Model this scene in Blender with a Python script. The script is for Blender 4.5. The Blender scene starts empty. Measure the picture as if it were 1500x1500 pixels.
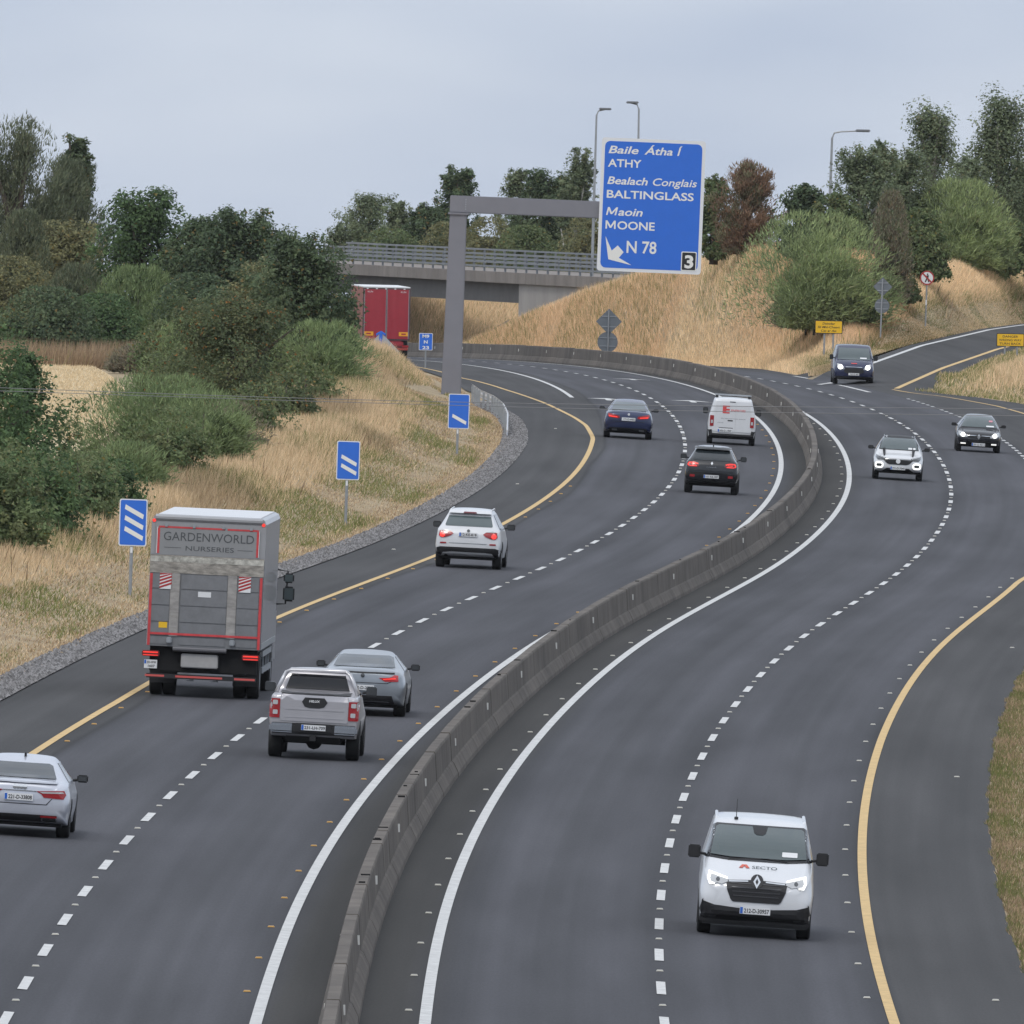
import bpy, bmesh, math, random
import numpy as np
from mathutils import Vector, Matrix
from mathutils.bvhtree import BVHTree
R = math.radians
random.seed(7); rng = np.random.default_rng(11)
scene = bpy.context.scene
COL = scene.collection

# ------------------------------------------------------------------ camera
F_PX, ROLL, CAM_H = 29877.5, 0.022117, 12.0         # focal length in 1500-px pixels, roll, eye height
PITCH = math.atan((750.0-204.93)/F_PX)
cam = bpy.data.cameras.new('camera'); cam_o = bpy.data.objects.new('camera', cam); COL.objects.link(cam_o)
cam.sensor_width = 36.0; cam.sensor_fit = 'HORIZONTAL'; cam.lens = F_PX/1500.0*36.0
cam.clip_start = 5.0; cam.clip_end = 60000.0
cam_o.matrix_world = Matrix.Translation((0, 0, CAM_H)) @ Matrix.Rotation(math.pi/2-PITCH, 4, 'X') @ Matrix.Rotation(ROLL, 4, 'Z')
scene.camera = cam_o

# ------------------------------------------------------------------ sky, sun, exposure
SUN_EL, SUN_AZ = R(48), R(200)                      # azimuth clockwise from +Y: behind the camera, a little left
w = bpy.data.worlds.new('World'); scene.world = w; w.use_nodes = True
nt = w.node_tree; nt.nodes.clear()
def wn(t, **k):
    n = nt.nodes.new(t)
    for a, b in k.items(): setattr(n, a, b)
    return n
tc = wn('ShaderNodeTexCoord'); sep = wn('ShaderNodeSeparateXYZ'); nt.links.new(tc.outputs['Generated'], sep.inputs[0])
mx = wn('ShaderNodeMath', operation='MAXIMUM'); mx.inputs[1].default_value = 0.0
ad = wn('ShaderNodeMath', operation='ADD'); ad.inputs[1].default_value = 0.03
nt.links.new(sep.outputs[2], ad.inputs[0]); nt.links.new(ad.outputs[0], mx.inputs[0])
cmb = wn('ShaderNodeCombineXYZ')
nt.links.new(sep.outputs[0], cmb.inputs[0]); nt.links.new(sep.outputs[1], cmb.inputs[1]); nt.links.new(mx.outputs[0], cmb.inputs[2])
sky = wn('ShaderNodeTexSky', sky_type='NISHITA'); sky.sun_disc = False
sky.sun_elevation = SUN_EL; sky.sun_rotation = SUN_AZ; sky.air_density = 1.2; sky.dust_density = 2.0
nt.links.new(cmb.outputs[0], sky.inputs[0])
# overcast deck: pale blue grey, brighter overhead, broken softly by noise
ramp = wn('ShaderNodeValToRGB'); el = ramp.color_ramp.elements
el[0].position = 0.0; el[0].color = (5.35, 6.15, 7.65, 1)
el[1].position = 1.0; el[1].color = (10.5, 11.2, 12.4, 1)
e = ramp.color_ramp.elements.new(0.25); e.color = (7.0, 7.9, 9.3, 1)
nt.links.new(mx.outputs[0], ramp.inputs[0])
mp = wn('ShaderNodeMapping'); mp.inputs['Scale'].default_value = (26, 26, 90)
nt.links.new(cmb.outputs[0], mp.inputs[0])
no = wn('ShaderNodeTexNoise'); no.inputs['Scale'].default_value = 1.0; no.inputs['Detail'].default_value = 3.0; no.inputs['Roughness'].default_value = 0.5
nt.links.new(mp.outputs[0], no.inputs[0])
r2 = wn('ShaderNodeValToRGB'); r2.color_ramp.elements[0].position = .3; r2.color_ramp.elements[1].position = .72
r2.color_ramp.elements[0].color = (.93, .945, .975, 1); r2.color_ramp.elements[1].color = (1.24, 1.19, 1.12, 1)
nt.links.new(no.outputs[0], r2.inputs[0])
mul = wn('ShaderNodeMix', data_type='RGBA', blend_type='MULTIPLY'); mul.inputs[0].default_value = 1
nt.links.new(ramp.outputs[0], mul.inputs[6]); nt.links.new(r2.outputs[0], mul.inputs[7])
mix = wn('ShaderNodeMix', data_type='RGBA'); mix.inputs[0].default_value = .88
nt.links.new(sky.outputs[0], mix.inputs[6]); nt.links.new(mul.outputs[2], mix.inputs[7])
bg = wn('ShaderNodeBackground'); bg.inputs[1].default_value = .1
out = wn('ShaderNodeOutputWorld')
nt.links.new(mix.outputs[2], bg.inputs[0]); nt.links.new(bg.outputs[0], out.inputs[0])
sl = bpy.data.lights.new('sun', 'SUN'); sl.energy = 1.1; sl.angle = R(14); sl.color = (1, .96, .9)
so = bpy.data.objects.new('sun', sl); COL.objects.link(so)
sd = Vector((math.sin(SUN_AZ)*math.cos(SUN_EL), math.cos(SUN_AZ)*math.cos(SUN_EL), math.sin(SUN_EL)))
so.rotation_euler = sd.to_track_quat('Z', 'Y').to_euler(); so.location = (-60, 200, 300)
vs = scene.view_settings; vs.view_transform = 'Standard'; vs.look = 'None'; vs.exposure = 0.0; vs.gamma = 1.0
scene.render.resolution_x = scene.render.resolution_y = 1024

# ------------------------------------------------------------------ alignment of the motorway
def natural(xk, yk):
    xk = np.asarray(xk, float); yk = np.asarray(yk, float); n = len(xk); h = np.diff(xk); A = np.eye(n); b = np.zeros(n)
    for i in range(1, n-1):
        A[i, i-1] = h[i-1]; A[i, i] = 2*(h[i-1]+h[i]); A[i, i+1] = h[i]
        b[i] = 6*((yk[i+1]-yk[i])/h[i]-(yk[i]-yk[i-1])/h[i-1])
    M = np.linalg.solve(A, b)
    def ev(x):
        x = np.asarray(x, float); i = np.clip(np.searchsorted(xk, x)-1, 0, n-2); t = x-xk[i]; u = xk[i+1]-x
        return (M[i]*u**3+M[i+1]*t**3)/(6*h[i])+(yk[i]/h[i]-M[i]*h[i]/6)*u+(yk[i+1]/h[i]-M[i+1]*h[i]/6)*t
    return ev
_c = natural(np.arange(280, 1281, 62.5), [-2.334, -2.233, -1.378, .319, 2.822, 6.076, 8.721, 10.575, 11.455, 11.384, 10.456, 8.818, 6.395, 3.132, -.801, -5.177, -9.775])
_z = natural([280, 400, 550, 700, 850, 1000, 1150, 1280], [-1.379, -.993, -.535, -.117, .66, .557, -.427, -1.793])
def c_(D):                                          # line of the central barrier
    D = np.asarray(D, float)
    v = _c(np.clip(D, 280, 1280))
    return v+np.where(D > 1280, -(D-1280)*.0745-(np.maximum(D-1280, 0))**2*2e-5, 0)+np.where(D < 280, 0, 0)
def zc(D):
    D = np.asarray(D, float)
    v = _z(np.clip(D, 280, 1280))
    return v-np.clip(D-1280, 0, 70)*.03-np.clip(D-1350, 0, 1e9)*.008
def cfall(D): return np.interp(D, [280, 450, 600, 750, 900, 1100], [.0643, .0249, .0293, .0411, .0324, .0046])
def dc(D): return float((c_(D+1.)-c_(D-1.))/2)
def sst(a, b, t):
    t = np.clip((np.asarray(t, float)-a)/(b-a), 0, 1); return t*t*(3-2*t)
def eL(D): return np.interp(D, [0, 760, 784, 806, 820, 832, 863, 880, 930, 1000, 1400], [-10.85, -10.85, -11., -11.27, -11.6, -12.1, -12.65, -13.06, -13.2, -13.4, -13.6])
def lY(D): return np.interp(D, [0, 780, 805, 820, 836, 852, 867, 888, 916, 930, 1000, 1200], [-8.42, -8.42, -8.7, -9.07, -9.56, -10., -10.5, -11.19, -11.87, -12.33, -12.7, -12.9])
def eR(D): return np.interp(D, [0, 600, 720, 850, 930, 965, 990, 1012, 1050, 1100, 1400], [11, 11, 12.8, 14.6, 14.2, 12.4, 9.5, 8.0, 9.0, 10.6, 10.6])
def rY(D): return np.interp(D, [0, 600, 720, 850, 904, 926, 952, 961, 978], [8.5, 8.5, 10.3, 12.15, 12.12, 11.89, 10.95, 10.47, 9.65])
def plane(x, D): return zc(D)-cfall(D)*np.clip(x-c_(D), -15, 15)
def zslip(D): return .45+.011*(np.asarray(D, float)-980)
SLW = ([985, 1004, 1037, 1081, 1128, 1142, 1180], [14.6, 15.7, 18.25, 21.5, 26.2, 28.2, 35.])
SLY = ([978, 1027, 1076, 1084, 1130, 1160, 1190], [18.2, 21.5, 25.4, 26.2, 31.0, 35.2, 40.5])
SLE = ([970, 999, 1045, 1088, 1130, 1160, 1190], [20.2, 21.0, 23.9, 27.4, 32.3, 36.8, 42.])
def road_z(x, D):                                   # motorway surface, running over into the slip road on the right
    x = np.asarray(x, float); D = np.asarray(D, float)
    xl = np.maximum(c_(D)+9.2, np.interp(D, SLW[0], SLW[1])-.9)
    k = sst(955, 990, D)*sst(-1.3, 0, x-xl)
    return plane(x, D)*(1-k)+zslip(np.clip(D, 0, 1230))*k
def ground_z(x, D):
    x = np.asarray(x, float); D = np.asarray(D, float); o = x-c_(D)
    z = road_z(x, D)
    t = eL(D)-o                                     # metres left of the left tarmac edge
    hb = np.interp(D, [300, 500, 600, 700, 850, 960, 1100, 1250], [.7, .8, .95, 1.15, 1.15, 1.15, 1.2, .8])
    kk = sst(840, 900, D); z = z+hb*sst(0, 1, (t-1.6+kk)/(4.9-2.*kk))*(1-sst(8.2, 11.5, t))
    far = sst(7.8, 11.0, t)
    z = z*(1-far)+np.minimum(-.1, -(D-1100)*.01)*far
    t2 = o-eR(D)                                    # right verge
    z = z+.35*sst(.4, 4, t2)*(D < 1000)
    # gentle mound in the nose between the merge and the slip road
    z = z+1.25*sst(.8, 7, x-np.interp(D, SLE[0], SLE[1]))*sst(935, 985, D)*(D > 930)
    k = sst(1380, 1700, D)
    z = z*(1-k)+(-5-(np.maximum(D-1400, 0))*.0075)*k
    return z
def at(px, py, D):
    """point seen at photograph pixel (px, py) when it stands D metres away"""
    u = px-750.; v = py-750.; cr, sr = math.cos(ROLL), math.sin(ROLL)
    uu = u*cr+v*sr; vv = -u*sr+v*cr+545.07
    return Vector((uu*D/F_PX, D, CAM_H-vv*D/F_PX))
def on_ground(px, py, zf=road_z):
    D = 600.
    for _ in range(60):
        p = at(px, py, 1000.); s = (CAM_H-p.z)/1000.
        D = .5*D+.5*float(np.clip((CAM_H-float(zf(p.x*D/1000., D)))/s, 250, 1400))
    p = at(px, py, D); return Vector((p.x, D, float(zf(p.x, D))))

# ------------------------------------------------------------------ materials
def mat(name, col, rough=.6, metal=0., coat=0., spec=.5, emit=None, es=0., var=0., vs_=3., bump=0., bs=40., col2=None, stretch=(1, 1, 1)):
    m = bpy.data.materials.new(name); m.use_nodes = True; n = m.node_tree; b = n.nodes['Principled BSDF']
    b.inputs['Base Color'].default_value = (*col, 1); b.inputs['Roughness'].default_value = rough
    b.inputs['Metallic'].default_value = metal; b.inputs['Coat Weight'].default_value = coat; b.inputs['Specular IOR Level'].default_value = spec
    b.inputs['Coat Roughness'].default_value = .06
    if emit: b.inputs['Emission Color'].default_value = (*emit, 1); b.inputs['Emission Strength'].default_value = es
    if var or bump:
        g = n.nodes.new('ShaderNodeTexCoord'); mpp = n.nodes.new('ShaderNodeMapping'); mpp.inputs['Scale'].default_value = stretch
        n.links.new(g.outputs['Object'], mpp.inputs[0])
    if var:
        nz = n.nodes.new('ShaderNodeTexNoise'); nz.inputs['Scale'].default_value = vs_; nz.inputs['Detail'].default_value = 6; nz.inputs['Roughness'].default_value = .65
        n.links.new(mpp.outputs[0], nz.inputs[0])
        cr = n.nodes.new('ShaderNodeValToRGB'); cr.color_ramp.elements[0].position = .3; cr.color_ramp.elements[1].position = .7
        c2 = col2 or tuple(min(1, v*(1+var)) for v in col)
        c1 = col if col2 else tuple(v*(1-var) for v in col)
        cr.color_ramp.elements[0].color = (*c1, 1); cr.color_ramp.elements[1].color = (*c2, 1)
        n.links.new(nz.outputs[0], cr.inputs[0]); n.links.new(cr.outputs[0], b.inputs['Base Color'])
    if bump:
        nb = n.nodes.new('ShaderNodeTexNoise'); nb.inputs['Scale'].default_value = bs; nb.inputs['Detail'].default_value = 4
        n.links.new(mpp.outputs[0], nb.inputs[0])
        bp = n.nodes.new('ShaderNodeBump'); bp.inputs['Strength'].default_value = bump; bp.inputs['Distance'].default_value = .02
        n.links.new(nb.outputs[0], bp.inputs['Height']); n.links.new(bp.outputs[0], b.inputs['Normal'])
    return m
def paint(name, col, metal=.0, rough=.32, dirt=.06):
    return mat(name, col, rough, metal, coat=.6, var=dirt, vs_=2.2)
def leafmat(name, trans=.25, rough=.75):
    m = bpy.data.materials.new(name); m.use_nodes = True; n = m.node_tree; b = n.nodes['Principled BSDF']; o = n.nodes['Material Output']
    a = n.nodes.new('ShaderNodeAttribute'); a.attribute_name = 'Col'
    b.inputs['Roughness'].default_value = rough; b.inputs['Specular IOR Level'].default_value = .25
    n.links.new(a.outputs['Color'], b.inputs['Base Color'])
    t = n.nodes.new('ShaderNodeBsdfTranslucent'); n.links.new(a.outputs['Color'], t.inputs[0])
    ms = n.nodes.new('ShaderNodeMixShader'); ms.inputs[0].default_value = trans
    n.links.new(b.outputs[0], ms.inputs[1]); n.links.new(t.outputs[0], ms.inputs[2]); n.links.new(ms.outputs[0], o.inputs[0])
    return m
M = {}
M['leaf'] = leafmat('leaf', .38); M['grass'] = leafmat('grass_blades', .2, .8)
M['bark'] = mat('bark', (.09, .075, .06), .9, var=.4, vs_=4)
M['birch'] = mat('birch_bark', (.42, .4, .36), .8, var=.4, vs_=5)
M['soil'] = mat('dry_turf', (.26, .19, .11), .95, var=1, col2=(.40, .32, .20), vs_=.35, bump=.6, bs=6)
M['stubble'] = mat('stubble', (.50, .39, .23), .95, var=1, col2=(.62, .50, .31), vs_=.5, stretch=(3, .3, 1))
M['gravel'] = mat('gravel', (.16, .15, .15), .95, var=1, col2=(.34, .33, .33), vs_=5, bump=1, bs=14)
M['concrete'] = mat('concrete', (.2, .19, .175), .9, var=.35, vs_=.7, bump=.2, bs=20, stretch=(1, 1, .5))
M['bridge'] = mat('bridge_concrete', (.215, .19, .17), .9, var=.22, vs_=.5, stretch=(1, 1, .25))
M['girder'] = mat('shaded_concrete', (.14, .135, .13), .9, var=.15, vs_=.6)  # darker than the fascia: underside shadow is put into the colour
M['white'] = mat('white_line', (.56, .56, .55), .7, var=.2, vs_=4)
M['yellow'] = mat('yellow_line', (.58, .40, .17), .7, var=.18, vs_=4)
M['stud'] = mat('road_stud_white', (.7, .68, .6), .4); M['amber'] = mat('road_stud_amber', (.72, .42, .12), .4)
M['reflector'] = mat('reflector_plate', (.62, .6, .55), .5)
M['galv'] = mat('galvanised_steel', (.34, .36, .38), .5, .6, var=.12, vs_=2)
M['parapet'] = mat('parapet_steel', (.22, .235, .25), .55, .4, var=.12, vs_=2)
M['gantry'] = mat('gantry_paint', (.21, .21, .235), .5, .2, var=.06, vs_=1)
M['signblue'] = mat('sign_blue', (.024, .145, .62), .45, var=.03, vs_=2)
M['signwhite'] = mat('sign_white', (.72, .73, .74), .5)
M['signcream'] = mat('sign_legend', (.78, .77, .73), .5)
M['signblack'] = mat('sign_black', (.015, .015, .017), .5)
M['signyellow'] = mat('sign_yellow', (.75, .45, .015), .5, var=.05, vs_=4)
M['signred'] = mat('sign_red', (.38, .03, .03), .5)
M['signback'] = mat('sign_back', (.16, .18, .2), .6, .3, var=.1, vs_=2)
M['glass'] = mat('car_glass', (.018, .024, .028), .06, spec=.6)
M['screen'] = mat('windscreen_glass', (.075, .098, .102), .08, spec=.7)
M['tint'] = mat('tinted_glass', (.008, .008, .01), .06)
M['black'] = mat('black_plastic', (.012, .012, .014), .55)
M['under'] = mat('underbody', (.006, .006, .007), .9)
M['tyre'] = mat('tyre_rubber', (.014, .014, .015), .85, var=.3, vs_=9)
M['rim'] = mat('alloy_rim', (.4, .41, .43), .35, .8)
M['chrome'] = mat('chrome', (.6, .62, .64), .15, 1.)
M['plate'] = mat('number_plate', (.68, .69, .7), .5); M['plateblue'] = mat('plate_band', (.02, .12, .5), .5)
M['ink'] = mat('plate_letters', (.02, .02, .025), .6)
M['lampred'] = mat('tail_lens', (.30, .012, .016), .2, coat=.5)
M['lamplit'] = mat('tail_lamp_lit', (.5, .02, .02), .2, emit=(1, .06, .04), es=.8)
M['lampclear'] = mat('clear_lens', (.45, .46, .47), .15, coat=.5)
M['headlit'] = mat('headlamp_lit', (.8, .8, .78), .2, emit=(1, .97, .9), es=1.6)
M['drl'] = mat('daylight_lamp_lit', (.8, .8, .78), .2, emit=(1, 1, .96), es=1.0)
M['lampdark'] = mat('dark_lamp', (.05, .055, .06), .12, coat=.6)

# ------------------------------------------------------------------ object helpers
def link(o, parent=None):
    COL.objects.link(o)
    if parent is not None: o.parent = parent
    return o
def empty(name, loc=(0, 0, 0), rot=(0, 0, 0)):
    o = bpy.data.objects.new(name, None); o.empty_display_size = .3; o.location = loc; o.rotation_euler = rot; COL.objects.link(o); return o
def tag(o, label, cat, group=None):
    o['label'] = label; o['category'] = cat
    if group: o['group'] = group
    return o
def kind(o, k='structure'): o['kind'] = k; return o
class MB:
    def __init__(s): s.v = []; s.f = []
    def box(s, x0, x1, y0, y1, z0, z1):
        b = len(s.v)
        s.v += [(x0, y0, z0), (x1, y0, z0), (x1, y1, z0), (x0, y1, z0), (x0, y0, z1), (x1, y0, z1), (x1, y1, z1), (x0, y1, z1)]
        s.f += [tuple(b+i for i in q) for q in ((3, 2, 1, 0), (4, 5, 6, 7), (0, 1, 5, 4), (1, 2, 6, 5), (2, 3, 7, 6), (3, 0, 4, 7))]; return s
    def tube(s, pts, rad, n=8, caps=True):
        b = len(s.v); pts = [Vector(p) for p in pts]
        if not hasattr(rad, '__len__'): rad = [rad]*len(pts)
        for i, p in enumerate(pts):
            d = (pts[min(i+1, len(pts)-1)]-pts[max(i-1, 0)]).normalized()
            a = Vector((1, 0, 0)) if abs(d.x) < .8 else Vector((0, 1, 0))
            u = d.cross(a).normalized(); q = d.cross(u)
            for k in range(n):
                t = 2*math.pi*k/n; s.v.append(tuple(p+(u*math.cos(t)+q*math.sin(t))*rad[i]))
        for i in range(len(pts)-1):
            for k in range(n): s.f.append((b+i*n+k, b+i*n+(k+1) % n, b+(i+1)*n+(k+1) % n, b+(i+1)*n+k))
        if caps: s.f.append(tuple(b+k for k in range(n))[::-1]); s.f.append(tuple(b+(len(pts)-1)*n+k for k in range(n)))
        return s
    def prism(s, poly, y0, y1):                     # polygon in (x, z), front at y0
        b = len(s.v); n = len(poly)
        s.v += [(p[0], y0, p[1]) for p in poly]+[(p[0], y1, p[1]) for p in poly]
        s.f.append(tuple(range(b, b+n))); s.f.append(tuple(range(b+2*n-1, b+n-1, -1)))
        for i in range(n): s.f.append((b+(i+1) % n, b+i, b+n+i, b+n+(i+1) % n))
        return s
    def build(s, name, m, parent=None, smooth=False, bevel=0):
        me = bpy.data.meshes.new(name); me.from_pydata(s.v, [], s.f); me.materials.append(m)
        bm = bmesh.new(); bm.from_mesh(me); bmesh.ops.recalc_face_normals(bm, faces=bm.faces)
        if bevel: bmesh.ops.bevel(bm, geom=bm.edges[:], offset=bevel, segments=2, affect='EDGES', clamp_overlap=True)
        bm.to_mesh(me); bm.free()
        if smooth: me.shade_smooth()
        return link(bpy.data.objects.new(name, me), parent)
def np_mesh(name, verts, faces, m, cols=None, smooth=False):
    me = bpy.data.meshes.new(name); verts = np.asarray(verts, np.float32); faces = np.asarray(faces, np.int32); k = faces.shape[1]
    me.vertices.add(len(verts)); me.vertices.foreach_set('co', verts.ravel())
    me.loops.add(faces.size); me.loops.foreach_set('vertex_index', faces.ravel())
    me.polygons.add(len(faces)); me.polygons.foreach_set('loop_start', np.arange(0, faces.size, k, dtype=np.int32))
    try: me.polygons.foreach_set('loop_total', np.full(len(faces), k, np.int32))
    except Exception: pass
    me.update(calc_edges=True); me.materials.append(m)
    if cols is not None:
        ca = me.color_attributes.new('Col', 'FLOAT_COLOR', 'POINT')
        c4 = np.ones((len(verts), 4), np.float32); c4[:, :3] = cols; ca.data.foreach_set('color', c4.ravel())
    if smooth: me.shade_smooth()
    return me
def ribbon(name, Ds, xa, xb, lift, m, parent, zf=road_z):
    Ds = np.asarray(Ds, float); n = len(Ds)
    xa = np.asarray(xa, float); xb = np.asarray(xb, float)
    v = np.empty((2*n, 3)); v[:n] = np.c_[xa, Ds, zf(xa, Ds)+lift]; v[n:] = np.c_[xb, Ds, zf(xb, Ds)+lift]
    i = np.arange(n-1); f = np.c_[i, i+n, i+n+1, i+1]
    return link(bpy.data.objects.new(name, np_mesh(name, v, f, m)), parent)
def text(name, s, x0, x1, zb, cap, y, m, parent, shear=0., bold=.0, depth=.004, font_w=True):
    """raised lettering from x0 to x1 on baseline zb with cap height cap, facing -y"""
    cu = bpy.data.curves.new(name, 'FONT'); cu.body = s; cu.size = 1; cu.shear = shear; cu.offset = bold; cu.extrude = .5; cu.resolution_u = 3
    o = bpy.data.objects.new(name, cu); COL.objects.link(o)
    dg = bpy.context.evaluated_depsgraph_get(); me = bpy.data.meshes.new_from_object(o.evaluated_get(dg)); bpy.data.objects.remove(o); bpy.data.curves.remove(cu)
    n = len(me.vertices); a = np.empty(n*3, np.float32); me.vertices.foreach_get('co', a); a = a.reshape(-1, 3)
    lo, hi = a[:, 0].min(), a[:, 0].max(); sx = (x1-x0)/(hi-lo); sz = cap/.729
    b = np.c_[x0+(a[:, 0]-lo)*sx, np.where(a[:, 2] > 0, y-depth, y), zb+a[:, 1]*sz].astype(np.float32)
    me.vertices.foreach_set('co', b.ravel()); me.update(); me.materials.clear(); me.materials.append(m); me.name = name
    return link(bpy.data.objects.new(name, me), parent)
def rr(x0, x1, z0, z1, r, n=4):                     # rounded rectangle outline
    p = []
    for cx, cz, a in ((x1-r, z1-r, 0), (x0+r, z1-r, 90), (x0+r, z0+r, 180), (x1-r, z0+r, 270)):
        for k in range(n+1): t = R(a+90*k/n); p.append((cx+r*math.cos(t), cz+r*math.sin(t)))
    return p
def disc(x, z, r, n=14): return [(x+r*math.cos(2*math.pi*k/n), z+r*math.sin(2*math.pi*k/n)) for k in range(n)]
# ------------------------------------------------------------------ ground
Dr = np.concatenate([np.arange(-400, 260, 60), np.arange(260, 420, 8), np.arange(420, 1300, 5), np.arange(1300, 1700, 20), np.geomspace(1700, 6500, 14)])
offs = np.concatenate([[-3000, -1500, -800, -300, -120, -70], np.arange(-45, -11, 1.2), np.arange(-11, 11, 2.2), np.arange(11, 36, 1.2), [45, 70, 120, 300, 800, 1500, 3000]])
V = []
for D in Dr:
    # columns follow the tarmac edges so that the turf meets them cleanly
    o = offs.copy(); lft = (offs < -10.9) & (offs > -60); o[lft] += float(eL(D))+10.85
    rgt = (offs > 10.9) & (offs < 60); o[rgt] += float(eR(D))-11.0
    x = o+float(c_(min(D, 1600))); DD = np.full_like(x, D)
    z = ground_z(x, DD)
    oo = x-float(c_(D)); inn = (oo > float(eL(D))+.2) & (oo < float(eR(D))-.2)
    slip = (D > 950) & (D < 1200) & (x > np.interp(D, SLW[0], SLW[1])-1.2) & (x < np.interp(D, SLE[0], SLE[1])-.1)
    z = np.where(inn | slip, z-.35, z-.03)
    if D < 262: z = z-.02*(262-D)*0
    V.append(np.c_[x, DD, z])
V = np.concatenate(V); nr, ncol = len(Dr), len(offs)
ii, jj = np.meshgrid(np.arange(nr-1), np.arange(ncol-1), indexing='ij'); a = (ii*ncol+jj).ravel()
g = bpy.data.objects.new('ground', np_mesh('ground', V, np.c_[a, a+1, a+ncol+1, a+ncol], M['soil'], smooth=True)); kind(link(g))

# stubble field beyond the hedge on the left
Ds = np.arange(690, 1120, 10.)
fx0 = np.full_like(Ds, -75); fx1 = c_(Ds)-27.5
fld = ribbon('stubble_field', Ds, fx0, fx1, .12, M['stubble'], None, zf=lambda x, D: ground_z(c_(D)-34, D)); kind(fld)

# ------------------------------------------------------------------ road
def asphalt():
    m = bpy.data.materials.new('asphalt'); m.use_nodes = True; n = m.node_tree; b = n.nodes['Principled BSDF']; L = n.links
    uv = n.nodes.new('ShaderNodeUVMap'); uv.uv_map = 'lane'
    s = n.nodes.new('ShaderNodeSeparateXYZ'); L.new(uv.outputs[0], s.inputs[0])
    def ramp(pts, src):
        r = n.nodes.new('ShaderNodeValToRGB'); e = r.color_ramp.elements; e[0].position, e[1].position = pts[0][0], pts[-1][0]
        e[0].color = (*pts[0][1], 1); e[1].color = (*pts[-1][1], 1)
        for p, c in pts[1:-1]: q = e.new(p); q.color = (*c, 1)
        L.new(src, r.inputs[0]); return r.outputs[0]
    # wear across the carriageway: offset -16..16 m mapped to 0..1
    mr = n.nodes.new('ShaderNodeMapRange'); mr.inputs[1].default_value = -16; mr.inputs[2].default_value = 16
    wob = n.nodes.new('ShaderNodeTexNoise'); wob.inputs['Scale'].default_value = 1.; wob.inputs['Detail'].default_value = 2
    mpv = n.nodes.new('ShaderNodeMapping'); mpv.inputs['Scale'].default_value = (.25, .012, 1); L.new(uv.outputs[0], mpv.inputs[0]); L.new(mpv.outputs[0], wob.inputs[0])
    ma = n.nodes.new('ShaderNodeMath'); ma.operation = 'MULTIPLY_ADD'; ma.inputs[1].default_value = 1.0; L.new(wob.outputs[0], ma.inputs[0])
    mb = n.nodes.new('ShaderNodeMath'); mb.operation = 'SUBTRACT'; L.new(s.outputs[0], ma.inputs[2]); L.new(ma.outputs[0], mb.inputs[0]); mb.inputs[1].default_value = .5
    L.new(mb.outputs[0], mr.inputs[0])
    lane = (.071, .0715, .081); dark = (.053, .0535, .060); sh = (.058, .057, .058); strip = (.042, .040, .038)
    P = lambda o: (o+16)/32
    seam = (.036, .036, .038)
    pts = [(0, sh), (P(-9.0), sh), (P(-8.06), sh), (P(-8.0), seam), (P(-7.94), dark)]
    for c in (-6.7, -3.05): pts += [(P(c-1.0), lane), (P(c), (.062, .0625, .070)), (P(c+1.0), lane), (P(c+1.75), dark)]
    pts += [(P(-.9), strip), (P(.9), strip), (P(1.5), dark)]
    for c in (3.05, 6.7): pts += [(P(c-1.0), lane), (P(c), (.062, .0625, .070)), (P(c+1.0), lane), (P(c+1.75), dark)]
    pts += [(P(8.52), seam), (P(8.6), sh), (1, sh)]
    base = ramp(pts, mr.outputs[0])
    # long soft patches and fine aggregate
    n1 = n.nodes.new('ShaderNodeTexNoise'); m1 = n.nodes.new('ShaderNodeMapping'); m1.inputs['Scale'].default_value = (.55, .03, 1)
    L.new(uv.outputs[0], m1.inputs[0]); L.new(m1.outputs[0], n1.inputs[0]); n1.inputs['Detail'].default_value = 4; n1.inputs['Scale'].default_value = 1
    r1 = ramp([(.3, (.76, .76, .76)), (.7, (1.2, 1.2, 1.2))], n1.outputs[0])
    n2 = n.nodes.new('ShaderNodeTexNoise'); m2 = n.nodes.new('ShaderNodeMapping'); m2.inputs['Scale'].default_value = (22, 2.2, 1)
    L.new(uv.outputs[0], m2.inputs[0]); L.new(m2.outputs[0], n2.inputs[0]); n2.inputs['Detail'].default_value = 5; n2.inputs['Scale'].default_value = 1
    r2 = ramp([(.3, (.90, .90, .90)), (.7, (1.10, 1.10, 1.10))], n2.outputs[0])
    def mulc(a, b):
        x = n.nodes.new('ShaderNodeMix'); x.data_type = 'RGBA'; x.blend_type = 'MULTIPLY'; x.inputs[0].default_value = 1; L.new(a, x.inputs[6]); L.new(b, x.inputs[7]); return x.outputs[2]
    n3 = n.nodes.new('ShaderNodeTexNoise'); m3 = n.nodes.new('ShaderNodeMapping'); m3.inputs['Scale'].default_value = (2.6, .006, 1)
    L.new(uv.outputs[0], m3.inputs[0]); L.new(m3.outputs[0], n3.inputs[0]); n3.inputs['Detail'].default_value = 5; n3.inputs['Scale'].default_value = 1
    r3 = ramp([(.32, (.88, .88, .88)), (.68, (1.10, 1.10, 1.10))], n3.outputs[0])
    L.new(mulc(mulc(mulc(base, r1), r2), r3), b.inputs['Base Color']); b.inputs['Roughness'].default_value = .85; b.inputs['Specular IOR Level'].default_value = .2
    return m
M['asphalt'] = asphalt()
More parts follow.
